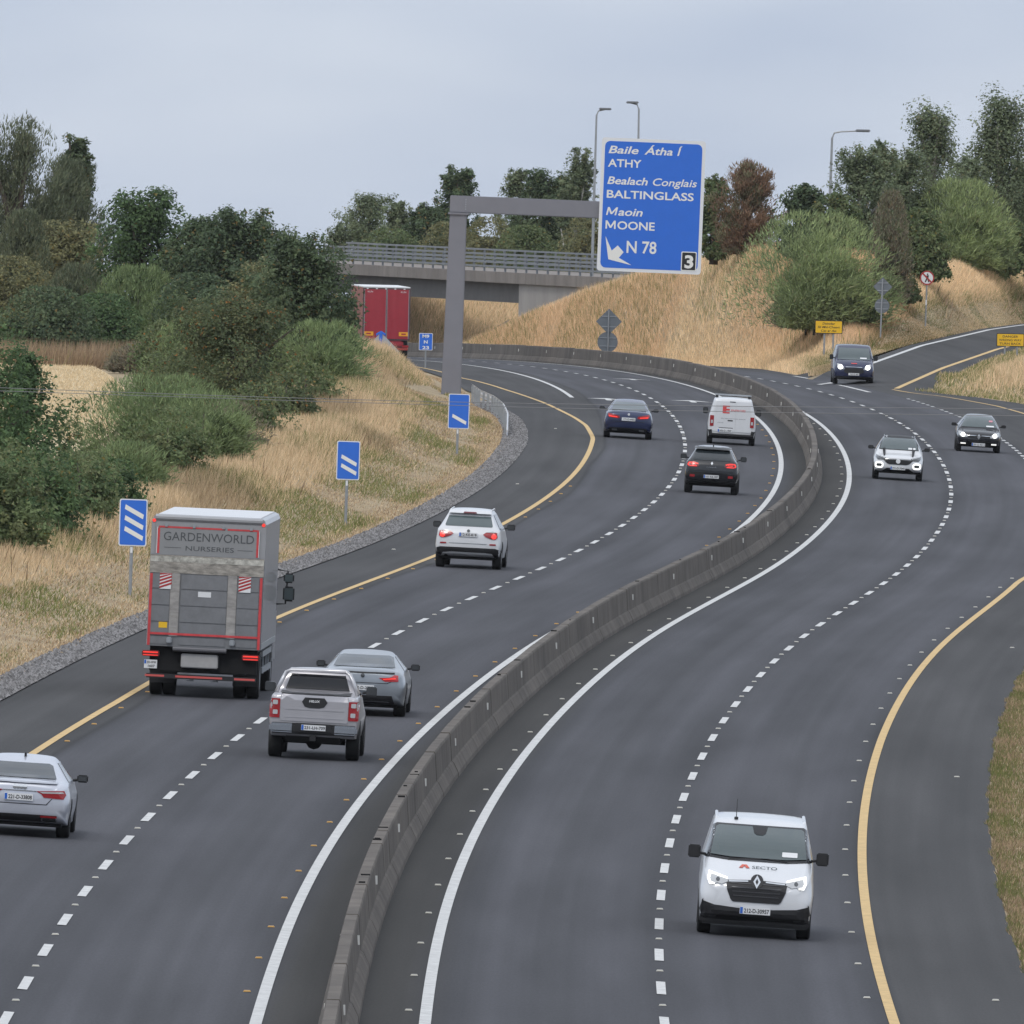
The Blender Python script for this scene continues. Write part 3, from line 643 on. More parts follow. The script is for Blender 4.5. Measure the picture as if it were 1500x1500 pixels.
def sedan(L, W, H, deck=1.02, hood=.98, tail=.6, slope=1.3):
    h = W/2; y0 = -L/2; y1 = L/2
    return [(y0, .46, .62, .80, .90, .74*h, .86*h, .80*h, .66*h), (y0+.03, .36, .62, .86, .97, .86*h, .94*h, .87*h, .74*h), (y0+.16, .29, .64, .91, deck, .93*h, .985*h, .92*h, .78*h),
            (y0+tail*.7, .24, .66, .94, deck+.012, .96*h, h, .935*h, .79*h), (y0+tail, .22, .66, .955, deck+.03, .96*h, h, .94*h, .78*h),
            (y0+tail+slope*.55, .22, .66, .965, deck+.6*(H-deck), .95*h, h, .945*h, .68*h), (y0+tail+slope, .22, .66, .97, H-.035, .95*h, h, .94*h, .60*h), (-.1, .2, .64, .965, H, .95*h, h, .94*h, .60*h),
            (.55, .2, .64, .955, H-.05, .95*h, h, .94*h, .60*h), (1.1, .2, .64, .945, H-.24, .95*h, h, .935*h, .68*h), (1.6, .22, .64, .93, hood, .95*h, h, .93*h, .78*h),
            (y1-.75, .23, .62, .87, .9, .95*h, .99*h, .9*h, .76*h), (y1-.2, .25, .56, .74, .78, .9*h, .94*h, .82*h, .66*h), (y1-.03, .32, .52, .64, .68, .78*h, .84*h, .72*h, .56*h), (y1, .4, .52, .58, .62, .6*h, .7*h, .6*h, .46*h)]
def hatch(L, W, H, belt=1.0, sill=.3, roof_w=.62, rake=.55, bonnet=1.0, nose=.85):
    h = W/2; y0 = -L/2; y1 = L/2; rw = roof_w
    return [(y0, sill+.2, .66, .86, .95, .78*h, .88*h, .84*h, .72*h), (y0+.03, sill+.1, .66, .95, 1.03, .88*h, .95*h, .90*h, .76*h), (y0+.12, sill+.02, .68, belt, belt+.10, .93*h, .985*h, .94*h, .78*h),
            (y0+.12+rake*.5, sill, .70, belt+.01, belt+.55*(H-belt), .95*h, h, .95*h, .70*h), (y0+.12+rake, sill-.04, .70, belt+.01, H-.05, .95*h, h, .95*h, (rw+.02)*h), (y0+rake+.7, sill-.07, .70, belt, H-.01, .95*h, h, .95*h, rw*h),
            (-.1, sill-.08, .69, belt-.01, H, .95*h, h, .95*h, rw*h), (.45, sill-.08, .68, belt-.02, H-.05, .95*h, h, .95*h, rw*h), (.95, sill-.08, .68, belt-.03, bonnet+.55*(H-bonnet), .95*h, h, .945*h, (rw+.07)*h), (1.35, sill-.06, .68, bonnet-.06, bonnet+.02, .95*h, h, .93*h, .76*h),
            (y1-.65, sill-.05, .66, bonnet-.1, bonnet-.05, .95*h, .99*h, .91*h, .75*h), (y1-.2, sill-.02, .6, nose-.08, nose+.02, .92*h, .96*h, .86*h, .70*h), (y1-.04, sill+.06, .56, nose-.14, nose-.06, .84*h, .88*h, .78*h, .62*h), (y1, sill+.14, .54, nose-.22, nose-.14, .66*h, .74*h, .66*h, .5*h)]
def sidewin(c, y0, y1, z0, z1, ya, yb, m='tint', pil=None):
    """side glass: from y0..y1 at the belt to ya..yb at the roof, split by pillars"""
    cuts = [0]+(pil or [])+[1]
    for a, b in zip(cuts, cuts[1:]):
        g_ = .012
        q = [(y0+(y1-y0)*(a+g_), z0), (y0+(y1-y0)*(b-g_), z0), (ya+(yb-ya)*(b-g_), z1), (ya+(yb-ya)*(a+g_), z1)]
        for sd_ in ('left', 'right'): c.panel('side_window', sd_, q, M[m], .006)
def mir(poly): return [(-a, b) for a, b in poly][::-1]
def trap(xb, xt, z0, z1, r=0): return [(-xb, z0), (xb, z0), (xt, z1), (-xt, z1)]
# --- silver saloon at the left edge of the picture
L, W, H = 4.76, 1.85, 1.43
c = Car('car', 'silver saloon car cut off by the left edge of the photo', 'car', 27, 1223, paint('silver_paint', (.52, .54, .6), .35, .3), sedan(L, W, H), L, ref=-1.42)
c.panel('rear_window', 'rear', [(-.63, 1.055), (.63, 1.055), (.53, 1.265), (.46, 1.295), (-.46, 1.295), (-.53, 1.265)], M['glass'], .014)
c.panel('rear_spoiler', 'rear', [(-.66, .975), (.66, .975), (.68, 1.0), (-.68, 1.0)], paint('silver_lip', (.40, .42, .47), .35), .03)
tl = [(.30, .845), (.80, .875), (.84, .80), (.8, .72), (.44, .735), (.40, .79)]
for p in (tl, mir(tl)):
    t_ = c.panel('tail_lamp', 'rear', p, M['lampred'], .012); sg = 1 if p is tl else -1
    q = [(.36, .835), (.78, .85), (.80, .825), (.42, .81)]; c.panel('lamp_strip', 'rear', q if sg > 0 else mir(q), M['lampclear'], .018, t_)
c.panel('trim_strip', 'rear', [(-.3, .835), (.3, .835), (.3, .85), (-.3, .85)], M['chrome'], .012)
c.plate('rear', -.27, .25, .665, .785, '221-D-33808')
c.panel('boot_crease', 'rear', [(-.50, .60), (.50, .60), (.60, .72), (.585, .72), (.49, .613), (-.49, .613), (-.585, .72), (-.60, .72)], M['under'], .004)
c.panel('diffuser', 'rear', [(-.66, .30), (.66, .30), (.70, .42), (-.70, .42)], M['black'], .01)
c.panel('rear_reflector', 'rear', rr(.40, .70, .375, .41, .012), M['lampred'], .016, mirror=True); c.panel('exhaust_trim', 'rear', rr(.42, .70, .305, .365, .02), M['chrome'], .014, mirror=True); c.panel('exhaust_opening', 'rear', rr(.44, .68, .317, .353, .015), M['under'], .018, mirror=True)
for k in range(4): c.panel('badge_ring', 'rear', disc(-.09+k*.06, .91, .042, 12), M['chrome'], .008+.002*k)
c.box('aerial_fin', -.02, .02, -.55, -.40, 1.385, 1.47, M['black'], bevel=.01)
sidewin(c, -1.35, .95, 1.0, 1.31, -.6, .45, 'glass', [.38, .72]); c.mirror(.93, .55, 1.02, M['black'])
c.wheels(.905, 1.42, -1.42, .33, .235); c.box('floor_pan', -.78, .78, -2.1, 2.1, .2, .34, M['under'])
# --- silver pickup
L, W, H = 5.33, 1.86, 1.83; h = W/2; y0 = -L/2
st = [(y0, .62, .85, 1.22, 1.29, .86*h, .92*h, .9*h, .84*h), (y0+.02, .5, .85, 1.26, 1.325, .92*h, .97*h, .955*h, .88*h), (y0+.08, .46, .85, 1.275, 1.345, .94*h, .985*h, .965*h, .89*h), (y0+.8, .44, .85, 1.28, 1.35, .95*h, h, .97*h, .89*h), (y0+1.52, .42, .85, 1.29, 1.36, .95*h, h, .97*h, .89*h),
      (y0+1.60, .42, .85, 1.29, 1.40, .95*h, h, .97*h, .88*h), (y0+1.66, .42, .85, 1.27, 1.72, .95*h, h, .955*h, .72*h), (y0+1.78, .42, .85, 1.26, H-.02, .95*h, h, .95*h, .66*h), (y0+2.4, .42, .85, 1.25, H, .95*h, h, .95*h, .66*h), (y0+3.2, .42, .85, 1.24, H-.05, .95*h, h, .95*h, .66*h), (y0+3.85, .42, .85, 1.2, 1.32, .95*h, h, .94*h, .78*h),
      (y0+4.9, .44, .82, 1.08, 1.16, .95*h, .99*h, .92*h, .76*h), (y0+5.2, .46, .78, .98, 1.05, .9*h, .94*h, .84*h, .66*h), (y0+L, .5, .74, .88, .95, .74*h, .78*h, .7*h, .55*h)]
PK = paint('pickup_silver', (.43, .42, .44), .45, .33)
c = Car('pickup_truck', 'silver pickup truck with red tail lamps and black tailgate badge', 'pickup', 459, 1111, PK, st, L, ref=-1.55)
MB().tube([(-.84, y0+1.3, 1.33), (-.72, y0+1.42, 1.62), (-.66, y0+1.46, 1.74), (-.56, y0+1.47, 1.80), (.56, y0+1.47, 1.80), (.66, y0+1.46, 1.74), (.72, y0+1.42, 1.62), (.84, y0+1.3, 1.33)], .042, 8).build('roll_bar', paint('pickup_bar', (.5, .5, .52), .5), c.root, smooth=True)
c.panel('rear_window', 'rear', [(-.66, 1.405), (.66, 1.405), (.56, 1.71), (-.56, 1.71)], M['tint'], .015)
lp = rr(.705, .905, .84, 1.235, .02)
for p in (lp, mir(lp)):
    t_ = c.panel('tail_lamp', 'rear', p, M['lampred'], .02); q = rr(.755, .85, 1.11, 1.2, .02); q2 = rr(.75, .85, .91, 1.0, .02)
    for w_ in (q, q2): c.panel('lamp_cell', 'rear', w_ if p is lp else mir(w_), M['lampclear'], .028, t_)
tgm = paint('tailgate_silver', (.43, .42, .44), .45, .33)
tg = c.panel('tailgate', 'rear', rr(-.695, .695, .785, 1.325, .03), tgm, .014, cell=.12)
for a, b in ((1.02, 1.05), (.86, .875)): c.panel('tailgate_pressing', 'rear', [(-.6, a), (.6, a), (.6, b), (-.6, b)], PK, .024, tg)
bd = c.panel('tailgate_badge', 'rear', [(-.26, 1.19), (-.20, 1.28), (.20, 1.28), (.27, 1.19), (.20, 1.09), (.10, 1.065), (-.10, 1.065), (-.20, 1.09)], M['black'], .026, tg)
text('badge_letters', 'HILUX', -.11, .11, 1.185, .05, c.surf('rear', 0, 1.2)-.03, M['signwhite'], bd, shear=.15, bold=.02)
c.panel('tonneau_lip', 'rear', [(-.72, 1.335), (.72, 1.335), (.72, 1.352), (-.72, 1.352)], M['black'], .03)
bp = c.box('rear_bumper', -.90, .90, y0-.10, y0+.12, .52, .745, M['black'], bevel=.05)
for a, b in ((-.905, -.40), (.40, .905)): c.box('bumper_chrome', a, b, y0-.125, y0+.05, .545, .735, mat('bumper_metal', (.36, .38, .41), .25, .9), bp, .04)
c.panel('plate_recess', 'rear', rr(-.37, .37, .57, .75, .02), M['black'], .112)
e = empty('number_plate'); e.parent = c.root; MB().box(-.245, .255, y0-.135, y0-.11, .61, .722).build('plate_board', M['plate'], e); MB().box(-.24, -.195, y0-.139, y0-.1351, .615, .717).build('plate_band', M['plateblue'], e); text('plate_letters', '231-LH-709', -.18, .245, .637, .062, y0-.1355, M['ink'], e, bold=.02)
c.box('tow_hitch', -.06, .06, y0-.18, y0+.2, .40, .50, M['black']); c.box('chassis', -.62, .62, y0+.05, 2.2, .36, .60, M['under'], bevel=.06); c.box('axle', -.7, .7, -1.63, -1.47, .3, .44, M['under'], bevel=.06); MB().tube([(0, -1.8, .36), (0, -1.3, .36)], .17, 10).build('differential', M['under'], c.root)
sidewin(c, y0+1.78, y0+3.75, 1.28, 1.7, y0+1.95, y0+3.1, 'tint', [.45]); c.mirror(.94, 1.0, 1.36, M['lampdark'], .22, .2)
c.wheels(.925, 1.54, -1.55, .385, .265)
# --- dark silver coupe in front of the pickup
L, W, H = 5.0, 1.9, 1.40
c = Car('car', 'slate grey low saloon partly hidden behind the silver pickup', 'car', 531, 1047, paint('slate_paint', (.26, .285, .315), .45, .3), sedan(L, W, H, 1.04, .97, .75, 1.5), L, ref=-1.48)
c.panel('rear_window', 'rear', [(-.68, 1.07), (.68, 1.07), (.60, 1.27), (.5, 1.30), (-.5, 1.30), (-.60, 1.27)], M['glass'])
tl = [(.36, .86), (.60, .875), (.70, .93), (.78, .92), (.79, .79), (.50, .78)]
for p in (tl, mir(tl)): t_ = c.panel('tail_lamp', 'rear', p, mat('lamp_red_soft', (.42, .03, .035), .2, coat=.5), .014); q = [(.44, .84), (.72, .87), (.74, .845), (.46, .82)]; c.panel('lamp_strip', 'rear', q if p is tl else mir(q), M['lamplit'], .02, t_)
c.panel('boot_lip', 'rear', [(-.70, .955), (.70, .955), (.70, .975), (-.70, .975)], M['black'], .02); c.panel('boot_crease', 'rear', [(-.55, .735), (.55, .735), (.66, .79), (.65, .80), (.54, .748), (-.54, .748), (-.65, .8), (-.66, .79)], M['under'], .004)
c.badge('rear', 0, .90, .045, M['lampdark']); c.plate('rear', -.26, .26, .575, .69, '152-D-2525')
c.panel('diffuser', 'rear', [(-.72, .30), (.72, .30), (.66, .47), (-.66, .47)], M['black'], .012); c.panel('chrome_strip', 'rear', [(-.6, .335), (.6, .335), (.6, .35), (-.6, .35)], M['chrome'], .02)
sidewin(c, -1.25, 1.0, 1.0, 1.28, -.4, .5, 'tint', [.36, .68]); c.mirror(.95, .6, 1.03, M['black']); c.wheels(.93, 1.5, -1.48, .345, .25); c.box('floor_pan', -.78, .78, -2.2, 2.2, .2, .36, M['under'])
# --- white SUV
L, W, H = 4.65, 1.89, 1.69
WH = paint('white_paint', (.62, .63, .65), 0, .35, .04)
c = Car('car', 'white estate-backed SUV with silver skid plate driving beside the yellow line', 'car', 686, 832, WH, hatch(L, W, H, 1.09, .36, .63, .62, 1.06, .92), L, ref=-1.40)
c.panel('rear_window', 'rear', [(-.66, 1.205), (.66, 1.205), (.675, 1.24), (.60, 1.49), (-.60, 1.49), (-.675, 1.24)], M['screen'])
sp = c.panel('roof_spoiler', 'rear', [(-.60, 1.525), (.60, 1.525), (.57, 1.60), (-.57, 1.60)], WH, .10); c.panel('brake_light', 'rear', [(-.19, 1.525), (.19, 1.525), (.17, 1.565), (-.17, 1.565)], mat('brake_lens', (.12, .012, .02), .3), .11, sp)
tl = [(.42, .99), (.50, 1.05), (.70, 1.085), (.82, 1.05), (.84, .92), (.78, .865), (.66, .87), (.50, .93)]
for p in (tl, mir(tl)):
    t_ = c.panel('tail_lamp', 'rear', p, M['lampred'], .016); q = disc(.735, .945, .075, 12); c.panel('lamp_cell', 'rear', q if p is tl else mir(q), M['lamplit'], .024, t_); q = [(.50, 1.055), (.7, 1.09), (.80, 1.06), (.66, 1.05)]; c.panel('lamp_strip', 'rear', q if p is tl else mir(q), M['lampclear'], .022, t_)
c.panel('tailgate_crease', 'rear', [(-.54, .715), (.54, .715), (.54, .73), (-.54, .73)], M['galv'], .008); c.badge('rear', 0, 1.075, .045, M['lampdark']); c.plate('rear', -.26, .26, .915, 1.03, '12-KE-818')
c.panel('rear_reflector', 'rear', rr(.62, .80, .695, .735, .01), M['lampred'], .014, mirror=True)
c.panel('bumper_cladding', 'rear', [(-.93, .30), (.93, .30), (.925, .56), (.78, .605), (-.78, .605), (-.925, .56)], M['black'], .016, cell=.06)
c.panel('skid_plate', 'rear', [(-.80, .33), (-.5, .345), (.5, .345), (.80, .33), (.70, .455), (.5, .475), (-.5, .475), (-.70, .455)], mat('skid_silver', (.42, .43, .45), .45), .03)
c.panel('exhaust', 'rear', disc(-.62, .345, .07, 12), M['under'], .05)
for sx in (-.62, .62): MB().tube([(sx*.93, -1.45, 1.60), (sx*.93, -1.35, 1.665), (sx*.93, .2, 1.69), (sx*.93, .35, 1.64)], .022, 6).build('roof_rail', WH, c.root)
sidewin(c, -1.85, .85, 1.14, 1.55, -1.45, .55, 'tint', [.3, .62]); c.mirror(.95, .65, 1.17, M['black'], .23, .17); c.wheels(.925, 1.41, -1.40, .37, .24); c.box('floor_pan', -.78, .78, -2.0, 2.0, .26, .44, M['under'])
# --- dark blue saloon
L, W, H = 4.94, 1.87, 1.48
c = Car('car', 'dark blue saloon car driving near the start of the exit lane', 'car', 919, 642, paint('navy_paint', (.022, .032, .085), .3, .25), sedan(L, W, H, 1.05, .98, .62, 1.35), L, ref=-1.48)
c.panel('rear_window', 'rear', [(-.66, 1.08), (.66, 1.08), (.57, 1.34), (.5, 1.37), (-.5, 1.37), (-.57, 1.34)], M['screen'])
tl = [(.33, .80), (.36, .87), (.78, .95), (.80, .86), (.74, .795), (.4, .77)]
for p in (tl, mir(tl)): t_ = c.panel('tail_lamp', 'rear', p, M['lampred'], .014); q = [(.42, .795), (.74, .82), (.76, .87), (.44, .84)]; c.panel('lamp_strip', 'rear', q if p is tl else mir(q), M['lamplit'], .02, t_)
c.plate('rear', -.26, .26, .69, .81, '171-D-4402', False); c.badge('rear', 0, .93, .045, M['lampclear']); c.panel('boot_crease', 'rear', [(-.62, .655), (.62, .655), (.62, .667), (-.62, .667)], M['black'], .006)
c.panel('diffuser', 'rear', [(-.76, .28), (.76, .28), (.70, .42), (-.70, .42)], M['black'], .012); c.panel('exhaust', 'rear', rr(.42, .62, .31, .37, .02), M['galv'], .02, mirror=True)
sidewin(c, -1.4, 1.0, 1.01, 1.36, -.6, .5, 'tint', [.36, .68]); c.mirror(.94, .6, 1.08, M['black'], .2, .13); c.wheels(.915, 1.49, -1.48, .335, .235); c.box('floor_pan', -.78, .78, -2.1, 2.1, .2, .36, M['under'])
# --- black crossover
L, W, H = 4.45, 1.84, 1.62
BK = paint('black_paint', (.012, .013, .016), .2, .22)
c = Car('car', 'black crossover with grey roof and red ringed tail lamps in the outer lane', 'car', 1041, 723, BK, hatch(L, W, H, 1.08, .34, .62, .66, 1.05, .92), L, ref=-1.33)
c.panel('roof_panel', 'top', [(-.52, -1.35), (.52, -1.35), (.50, .35), (-.50, .35)], paint('roof_silver', (.3, .31, .34), .5), .004, cell=.2)
c.panel('rear_window', 'rear', [(-.62, 1.15), (.62, 1.15), (.65, 1.2), (.57, 1.46), (-.57, 1.46), (-.65, 1.2)], M['glass']); c.panel('roof_spoiler', 'rear', [(-.60, 1.48), (.60, 1.48), (.57, 1.545), (-.57, 1.545)], BK, .11)
tl = [(.44, .95), (.47, 1.06), (.62, 1.10), (.80, 1.085), (.85, .98), (.80, .91), (.55, .905)]
for p in (tl, mir(tl)):
    t_ = c.panel('tail_lamp', 'rear', p, mat('lamp_dark_red', (.16, .01, .012), .2, coat=.5), .014)
    for q in ([(.46, 1.03), (.62, 1.07), (.80, 1.06), (.83, .98), (.80, .935), (.77, .95), (.79, .99), (.77, 1.03), (.62, 1.04), (.49, 1.0)], [(.5, .93), (.76, .925), (.77, .95), (.52, .96)], [(.55, .985), (.72, .985), (.72, 1.01), (.55, 1.01)]): c.panel('lamp_strip', 'rear', q if p is tl else mir(q), M['lamplit'], .022, t_)
c.panel('badge', 'rear', [(0, 1.115), (.04, 1.05), (0, .99), (-.04, 1.05)], M['chrome'], .016); text('model_letters', 'KADJAR', -.17, .17, .905, .035, c.surf('rear', 0, .92)-.004, M['chrome'], c.root)
c.panel('highlight_band', 'rear', [(-.80, .73), (.80, .73), (.76, .81), (-.76, .81)], paint('black_highlight', (.03, .033, .038), .2, .15), .03); c.plate('rear', -.26, .26, .545, .655, '161-KE-387')  # paler black paints in the highlight along the bumper band
c.panel('rear_reflector', 'rear', rr(.57, .74, .57, .65, .02), M['lampred'], .016, mirror=True); c.panel('bumper_cladding', 'rear', [(-.86, .3), (.86, .3), (.84, .46), (-.84, .46)], M['black'], .014)
c.box('aerial_fin', -.02, .02, -1.25, -1.1, 1.56, 1.68, M['black']); sidewin(c, -1.7, .85, 1.12, 1.5, -1.3, .5, 'tint', [.3, .64]); c.mirror(.93, .6, 1.19, M['black'], .21, .17); c.wheels(.905, 1.32, -1.33, .355, .225); c.box('floor_pan', -.76, .76, -1.9, 1.9, .26, .42, M['under'])
# --- white small van
L, W, H = 4.4, 1.85, 1.80; h = W/2; y0 = -L/2
st = [(y0, .34, .7, 1.05, 1.60, .90*h, .92*h, .90*h, .68*h), (y0+.03, .30, .7, 1.08, 1.72, .94*h, .97*h, .95*h, .74*h), (y0+.12, .28, .7, 1.1, 1.78, .96*h, h, .97*h, .77*h), (y0+1.2, .26, .7, 1.1, H, .96*h, h, .97*h, .78*h), (.3, .26, .7, 1.1, H-.02, .96*h, h, .97*h, .77*h), (.8, .26, .7, 1.08, 1.66, .96*h, h, .96*h, .74*h), (1.35, .26, .7, 1.02, 1.15, .96*h, h, .95*h, .8*h), (1.9, .28, .66, .9, 1.02, .95*h, .98*h, .9*h, .74*h), (2.12, .32, .62, .82, .9, .88*h, .9*h, .82*h, .6*h), (2.2, .4, .6, .74, .8, .74*h, .76*h, .7*h, .5*h)]
c = Car('van', 'small white panel van with roof bars and red logo on its rear doors', 'van', 1070, 651, paint('van_white', (.64, .65, .665), 0, .35, .04), st, L, ref=-1.35)
for a, b in ((-.77, .125), (.14, .77)): c.panel('rear_door', 'rear', [(a, .5), (b, .5), (b if b < .5 else .63, 1.66), (a if a > -.5 else -.63, 1.66)], c.body.data.materials[0], .012, cell=.15)
lp = rr(.70, .845, .69, 1.10, .02)
for p in (lp, mir(lp)): t_ = c.panel('tail_lamp', 'rear', p, M['lampred'], .02); q = rr(.73, .81, .80, .92, .01); c.panel('lamp_cell', 'rear', q if p is lp else mir(q), M['lampclear'], .028, t_)
c.panel('rear_bumper', 'rear', [(-.91, .24), (.91, .24), (.91, .54), (.76, .56), (.74, .42), (-.74, .42), (-.76, .56), (-.91, .54)], M['black'], .03, cell=.06); c.plate('rear', -.53, .02, .475, .59, '182-D-1907')
c.panel('door_handle', 'rear', rr(-.17, .03, .905, .95, .015), M['black'], .02); c.panel('handle_recess', 'rear', rr(-.5, .05, .63, .655, .01), M['black'], .014); c.panel('brake_light', 'rear', rr(-.12, .1, 1.63, 1.66, .01), M['black'], .02)
RD_ = mat('logo_red', (.62, .07, .07), .5); yy = c.surf('rear', 0, 1.3)
lg = c.panel('logo', 'rear', [(-.38, 1.20), (-.11, 1.20), (-.11, 1.25), (-.24, 1.25), (-.24, 1.31), (-.11, 1.31), (-.11, 1.38), (-.24, 1.38), (-.24, 1.45), (-.11, 1.45), (-.11, 1.50), (-.38, 1.50)], RD_, .018); text('logo_letters', 'ENERGIES', -.05, .50, 1.28, .085, c.surf('rear', .2, 1.3)-.016, RD_, c.root, bold=.01); text('door_letters', 'EN SERVICE AND REPAIR', -.42, .52, .985, .035, c.surf('rear', .1, 1.)-.014, M['signback'], c.root)
text('model_letters', 'PARTNER', -.55, -.32, .82, .03, c.surf('rear', -.4, .83)-.014, M['signback'], c.root)
for y in (-1.3, .2):
    MB().box(-.70, .70, y-.03, y+.03, 1.87, 1.905).build('roof_bar', M['galv'], c.root)
    for sx in (-.62, .62): MB().box(sx-.05, sx+.05, y-.05, y+.05, 1.76, 1.872).build('roof_bar_foot', M['black'], c.root)
sidewin(c, .35, 1.45, 1.12, 1.58, .4, .95, 'tint'); c.mirror(.93, .85, 1.22, M['black'], .19, .24); c.wheels(.91, 1.37, -1.35, .325, .205); c.box('floor_pan', -.76, .76, -1.9, 1.9, .22, .36, M['under'])

# --- oncoming: white van with a dark bumper
def vanst(L, W, H, zs=1.28):
    h = W/2; y1 = L/2
    return [(-y1, .36, .8, 1.3, H-.3, .9*h, .93*h, .9*h, .7*h), (-y1+.05, .3, .8, 1.3, H-.08, .95*h, .98*h, .95*h, .78*h), (-y1+.2, .28, .8, 1.3, H-.02, .96*h, h, .97*h, .80*h), (0, .27, .8, 1.3, H, .96*h, h, .97*h, .80*h), (y1-1.75, .27, .8, 1.3, H-.01, .96*h, h, .97*h, .80*h), (y1-1.5, .27, .8, 1.28, H-.12, .96*h, h, .96*h, .79*h),
            (y1-1.0, .27, .78, 1.22, zs+.32, .96*h, h, .955*h, .81*h), (y1-.72, .27, .76, 1.14, zs, .96*h, .995*h, .945*h, .82*h), (y1-.4, .27, .72, 1.04, 1.15, .955*h, .985*h, .92*h, .78*h), (y1-.16, .28, .66, .94, 1.02, .93*h, .965*h, .88*h, .7*h), (y1-.04, .34, .62, .84, .92, .85*h, .9*h, .8*h, .62*h), (y1, .42, .6, .76, .84, .7*h, .76*h, .68*h, .52*h)]
L, W, H = 5.08, 1.96, 1.97
VW = paint('trade_van_white', (.62, .635, .66), 0, .3, .03)
c = Car('van', 'white van with black bumper and lit C-shaped headlamps driving toward the camera', 'van', 1103, 1371, VW, vanst(L, W, H), L, True, ref=1.52)
c.panel('windscreen', 'front', [(-.885, 1.31), (-.5, 1.275), (.5, 1.275), (.885, 1.31), (.80, 1.83), (.74, 1.865), (-.74, 1.865), (-.80, 1.83)], M['tint'], .006)
c.panel('windscreen_glass', 'front', [(-.815, 1.355), (-.48, 1.325), (.48, 1.325), (.815, 1.355), (.745, 1.80), (.70, 1.83), (-.70, 1.83), (-.745, 1.80)], M['screen'], .022)
c.panel('mirror_housing', 'front', [(-.13, 1.84), (.13, 1.84), (.10, 1.73), (.05, 1.70), (-.05, 1.70), (-.10, 1.73)], M['black'], .03); c.panel('tax_disc', 'front', rr(-.66, -.40, 1.37, 1.45, .01), M['plate'], .03)
for sg in (-1, 1):
    b = MB(); b.tube([(sg*.5, c.surf('front', sg*.5, 1.30)+.02, 1.30), (sg*.05-.1, c.surf('front', 0, 1.335)+.03, 1.33)], .012, 5); b.build('wiper', M['black'], c.root)
hl = [(.49, .93), (.52, .995), (.70, 1.05), (.82, 1.09), (.845, .97), (.81, .88), (.73, .86), (.68, .90), (.60, .88)]
for p in (hl, mir(hl)):
    t_ = c.panel('headlamp', 'front', p, M['lampclear'], .014); q = [(.50, .965), (.70, 1.015), (.785, 1.035), (.80, .96), (.775, .905), (.715, .895), (.715, .865), (.80, .868), (.842, .96), (.825, 1.085), (.70, 1.052), (.51, .998)]
    c.panel('daylight_strip', 'front', q if p is hl else mir(q), M['drl'], .022, t_); q = disc(.665, .955, .035, 10); c.panel('lamp_cell', 'front', q if p is hl else mir(q), M['lampdark'], .02, t_)
gr = c.panel('grille', 'front', [(-.52, .955), (-.14, .975), (.14, .975), (.52, .955), (.50, .80), (.43, .64), (.39, .605), (-.39, .605), (-.43, .64), (-.50, .80)], M['black'], .012)
for z in (.905, .84, .77, .70): c.panel('grille_bar', 'front', [(-.44+(.905-z)*.25, z), (.44-(.905-z)*.25, z), (.44-(.905-z)*.25, z+.018), (-.44+(.905-z)*.25, z+.018)], mat('grille_bar', (.05, .05, .055), .3), .022, gr)
c.panel('chrome_bar', 'front', [(.15, .942), (.48, .925), (.48, .948), (.15, .962)], M['chrome'], .024, gr, mirror=True)
bs_ = c.panel('badge_mount', 'front', disc(0, .955, .11, 14), M['black'], .03); c.panel('badge', 'front', [(0, 1.045), (.062, .945), (0, .845), (-.062, .945)], M['chrome'], .042, bs_); c.panel('badge_core', 'front', [(0, .99), (.026, .945), (0, .9), (-.026, .945)], M['black'], .048, bs_)
c.panel('front_bumper', 'front', [(-.975, .25), (.975, .25), (.975, .63), (.90, .59), (.70, .53), (.3, .50), (-.3, .50), (-.70, .53), (-.90, .59), (-.975, .63)], M['black'], .02, cell=.07); c.panel('air_intake', 'front', rr(-.66, .66, .27, .365, .03), M['under'], .026); c.panel('bumper_lip', 'front', [(-.8, .255), (.8, .255), (.8, .268), (-.8, .268)], M['galv'], .03)
c.plate('front', -.26, .26, .405, .525, '212-D-30957'); c.box('lower_bumper', -.93, .93, 1.9, 2.42, .19, .40, M['black'], None, .05); c.box('lower_bumper', -.96, .96, 1.75, 2.1, .19, .5, M['black'], None, .04)
RDL = mat('bonnet_logo_red', (.6, .12, .08), .5)
ys = lambda x, z: c.surf('front', x, z)
hd = empty('bonnet_logo'); hd.parent = c.root; hd.rotation_euler = (0, 0, math.pi)
text('logo_letters', 'SECTO', -.10, .33, 1.165, .05, -(ys(.1, 1.18)+.028), M['signback'], hd, bold=.015); o = c.panel('logo_mark', 'front', [(.14, 1.165), (.20, 1.165), (.23, 1.20), (.26, 1.165), (.32, 1.165), (.27, 1.215), (.19, 1.215)], RDL, .012)
MB().tube([(.42, y, z) for y, z in ((.85, 1.95), (.72, 2.28))], [.008, .004], 5).build('aerial', M['black'], c.root); MB().tube([(.42, .86, 1.94), (.42, .85, 1.975)], .035, 8).build('aerial_base', M['black'], c.root)
for sx in (-.75, .75): MB().tube([(sx, -2.3, 1.89), (sx, -2.2, 1.935), (sx, .55, 1.94), (sx, .68, 1.88)], .03, 6).build('roof_gutter', VW, c.root)
sidewin(c, .95, 1.85, 1.30, 1.75, .95, 1.25, 'tint'); c.mirror(.99, 1.35, 1.37, M['black'], .21, .22); c.wheels(.955, 1.52, -1.55, .34, .22); c.box('floor_pan', -.80, .80, -2.3, 2.3, .22, .38, M['under'])
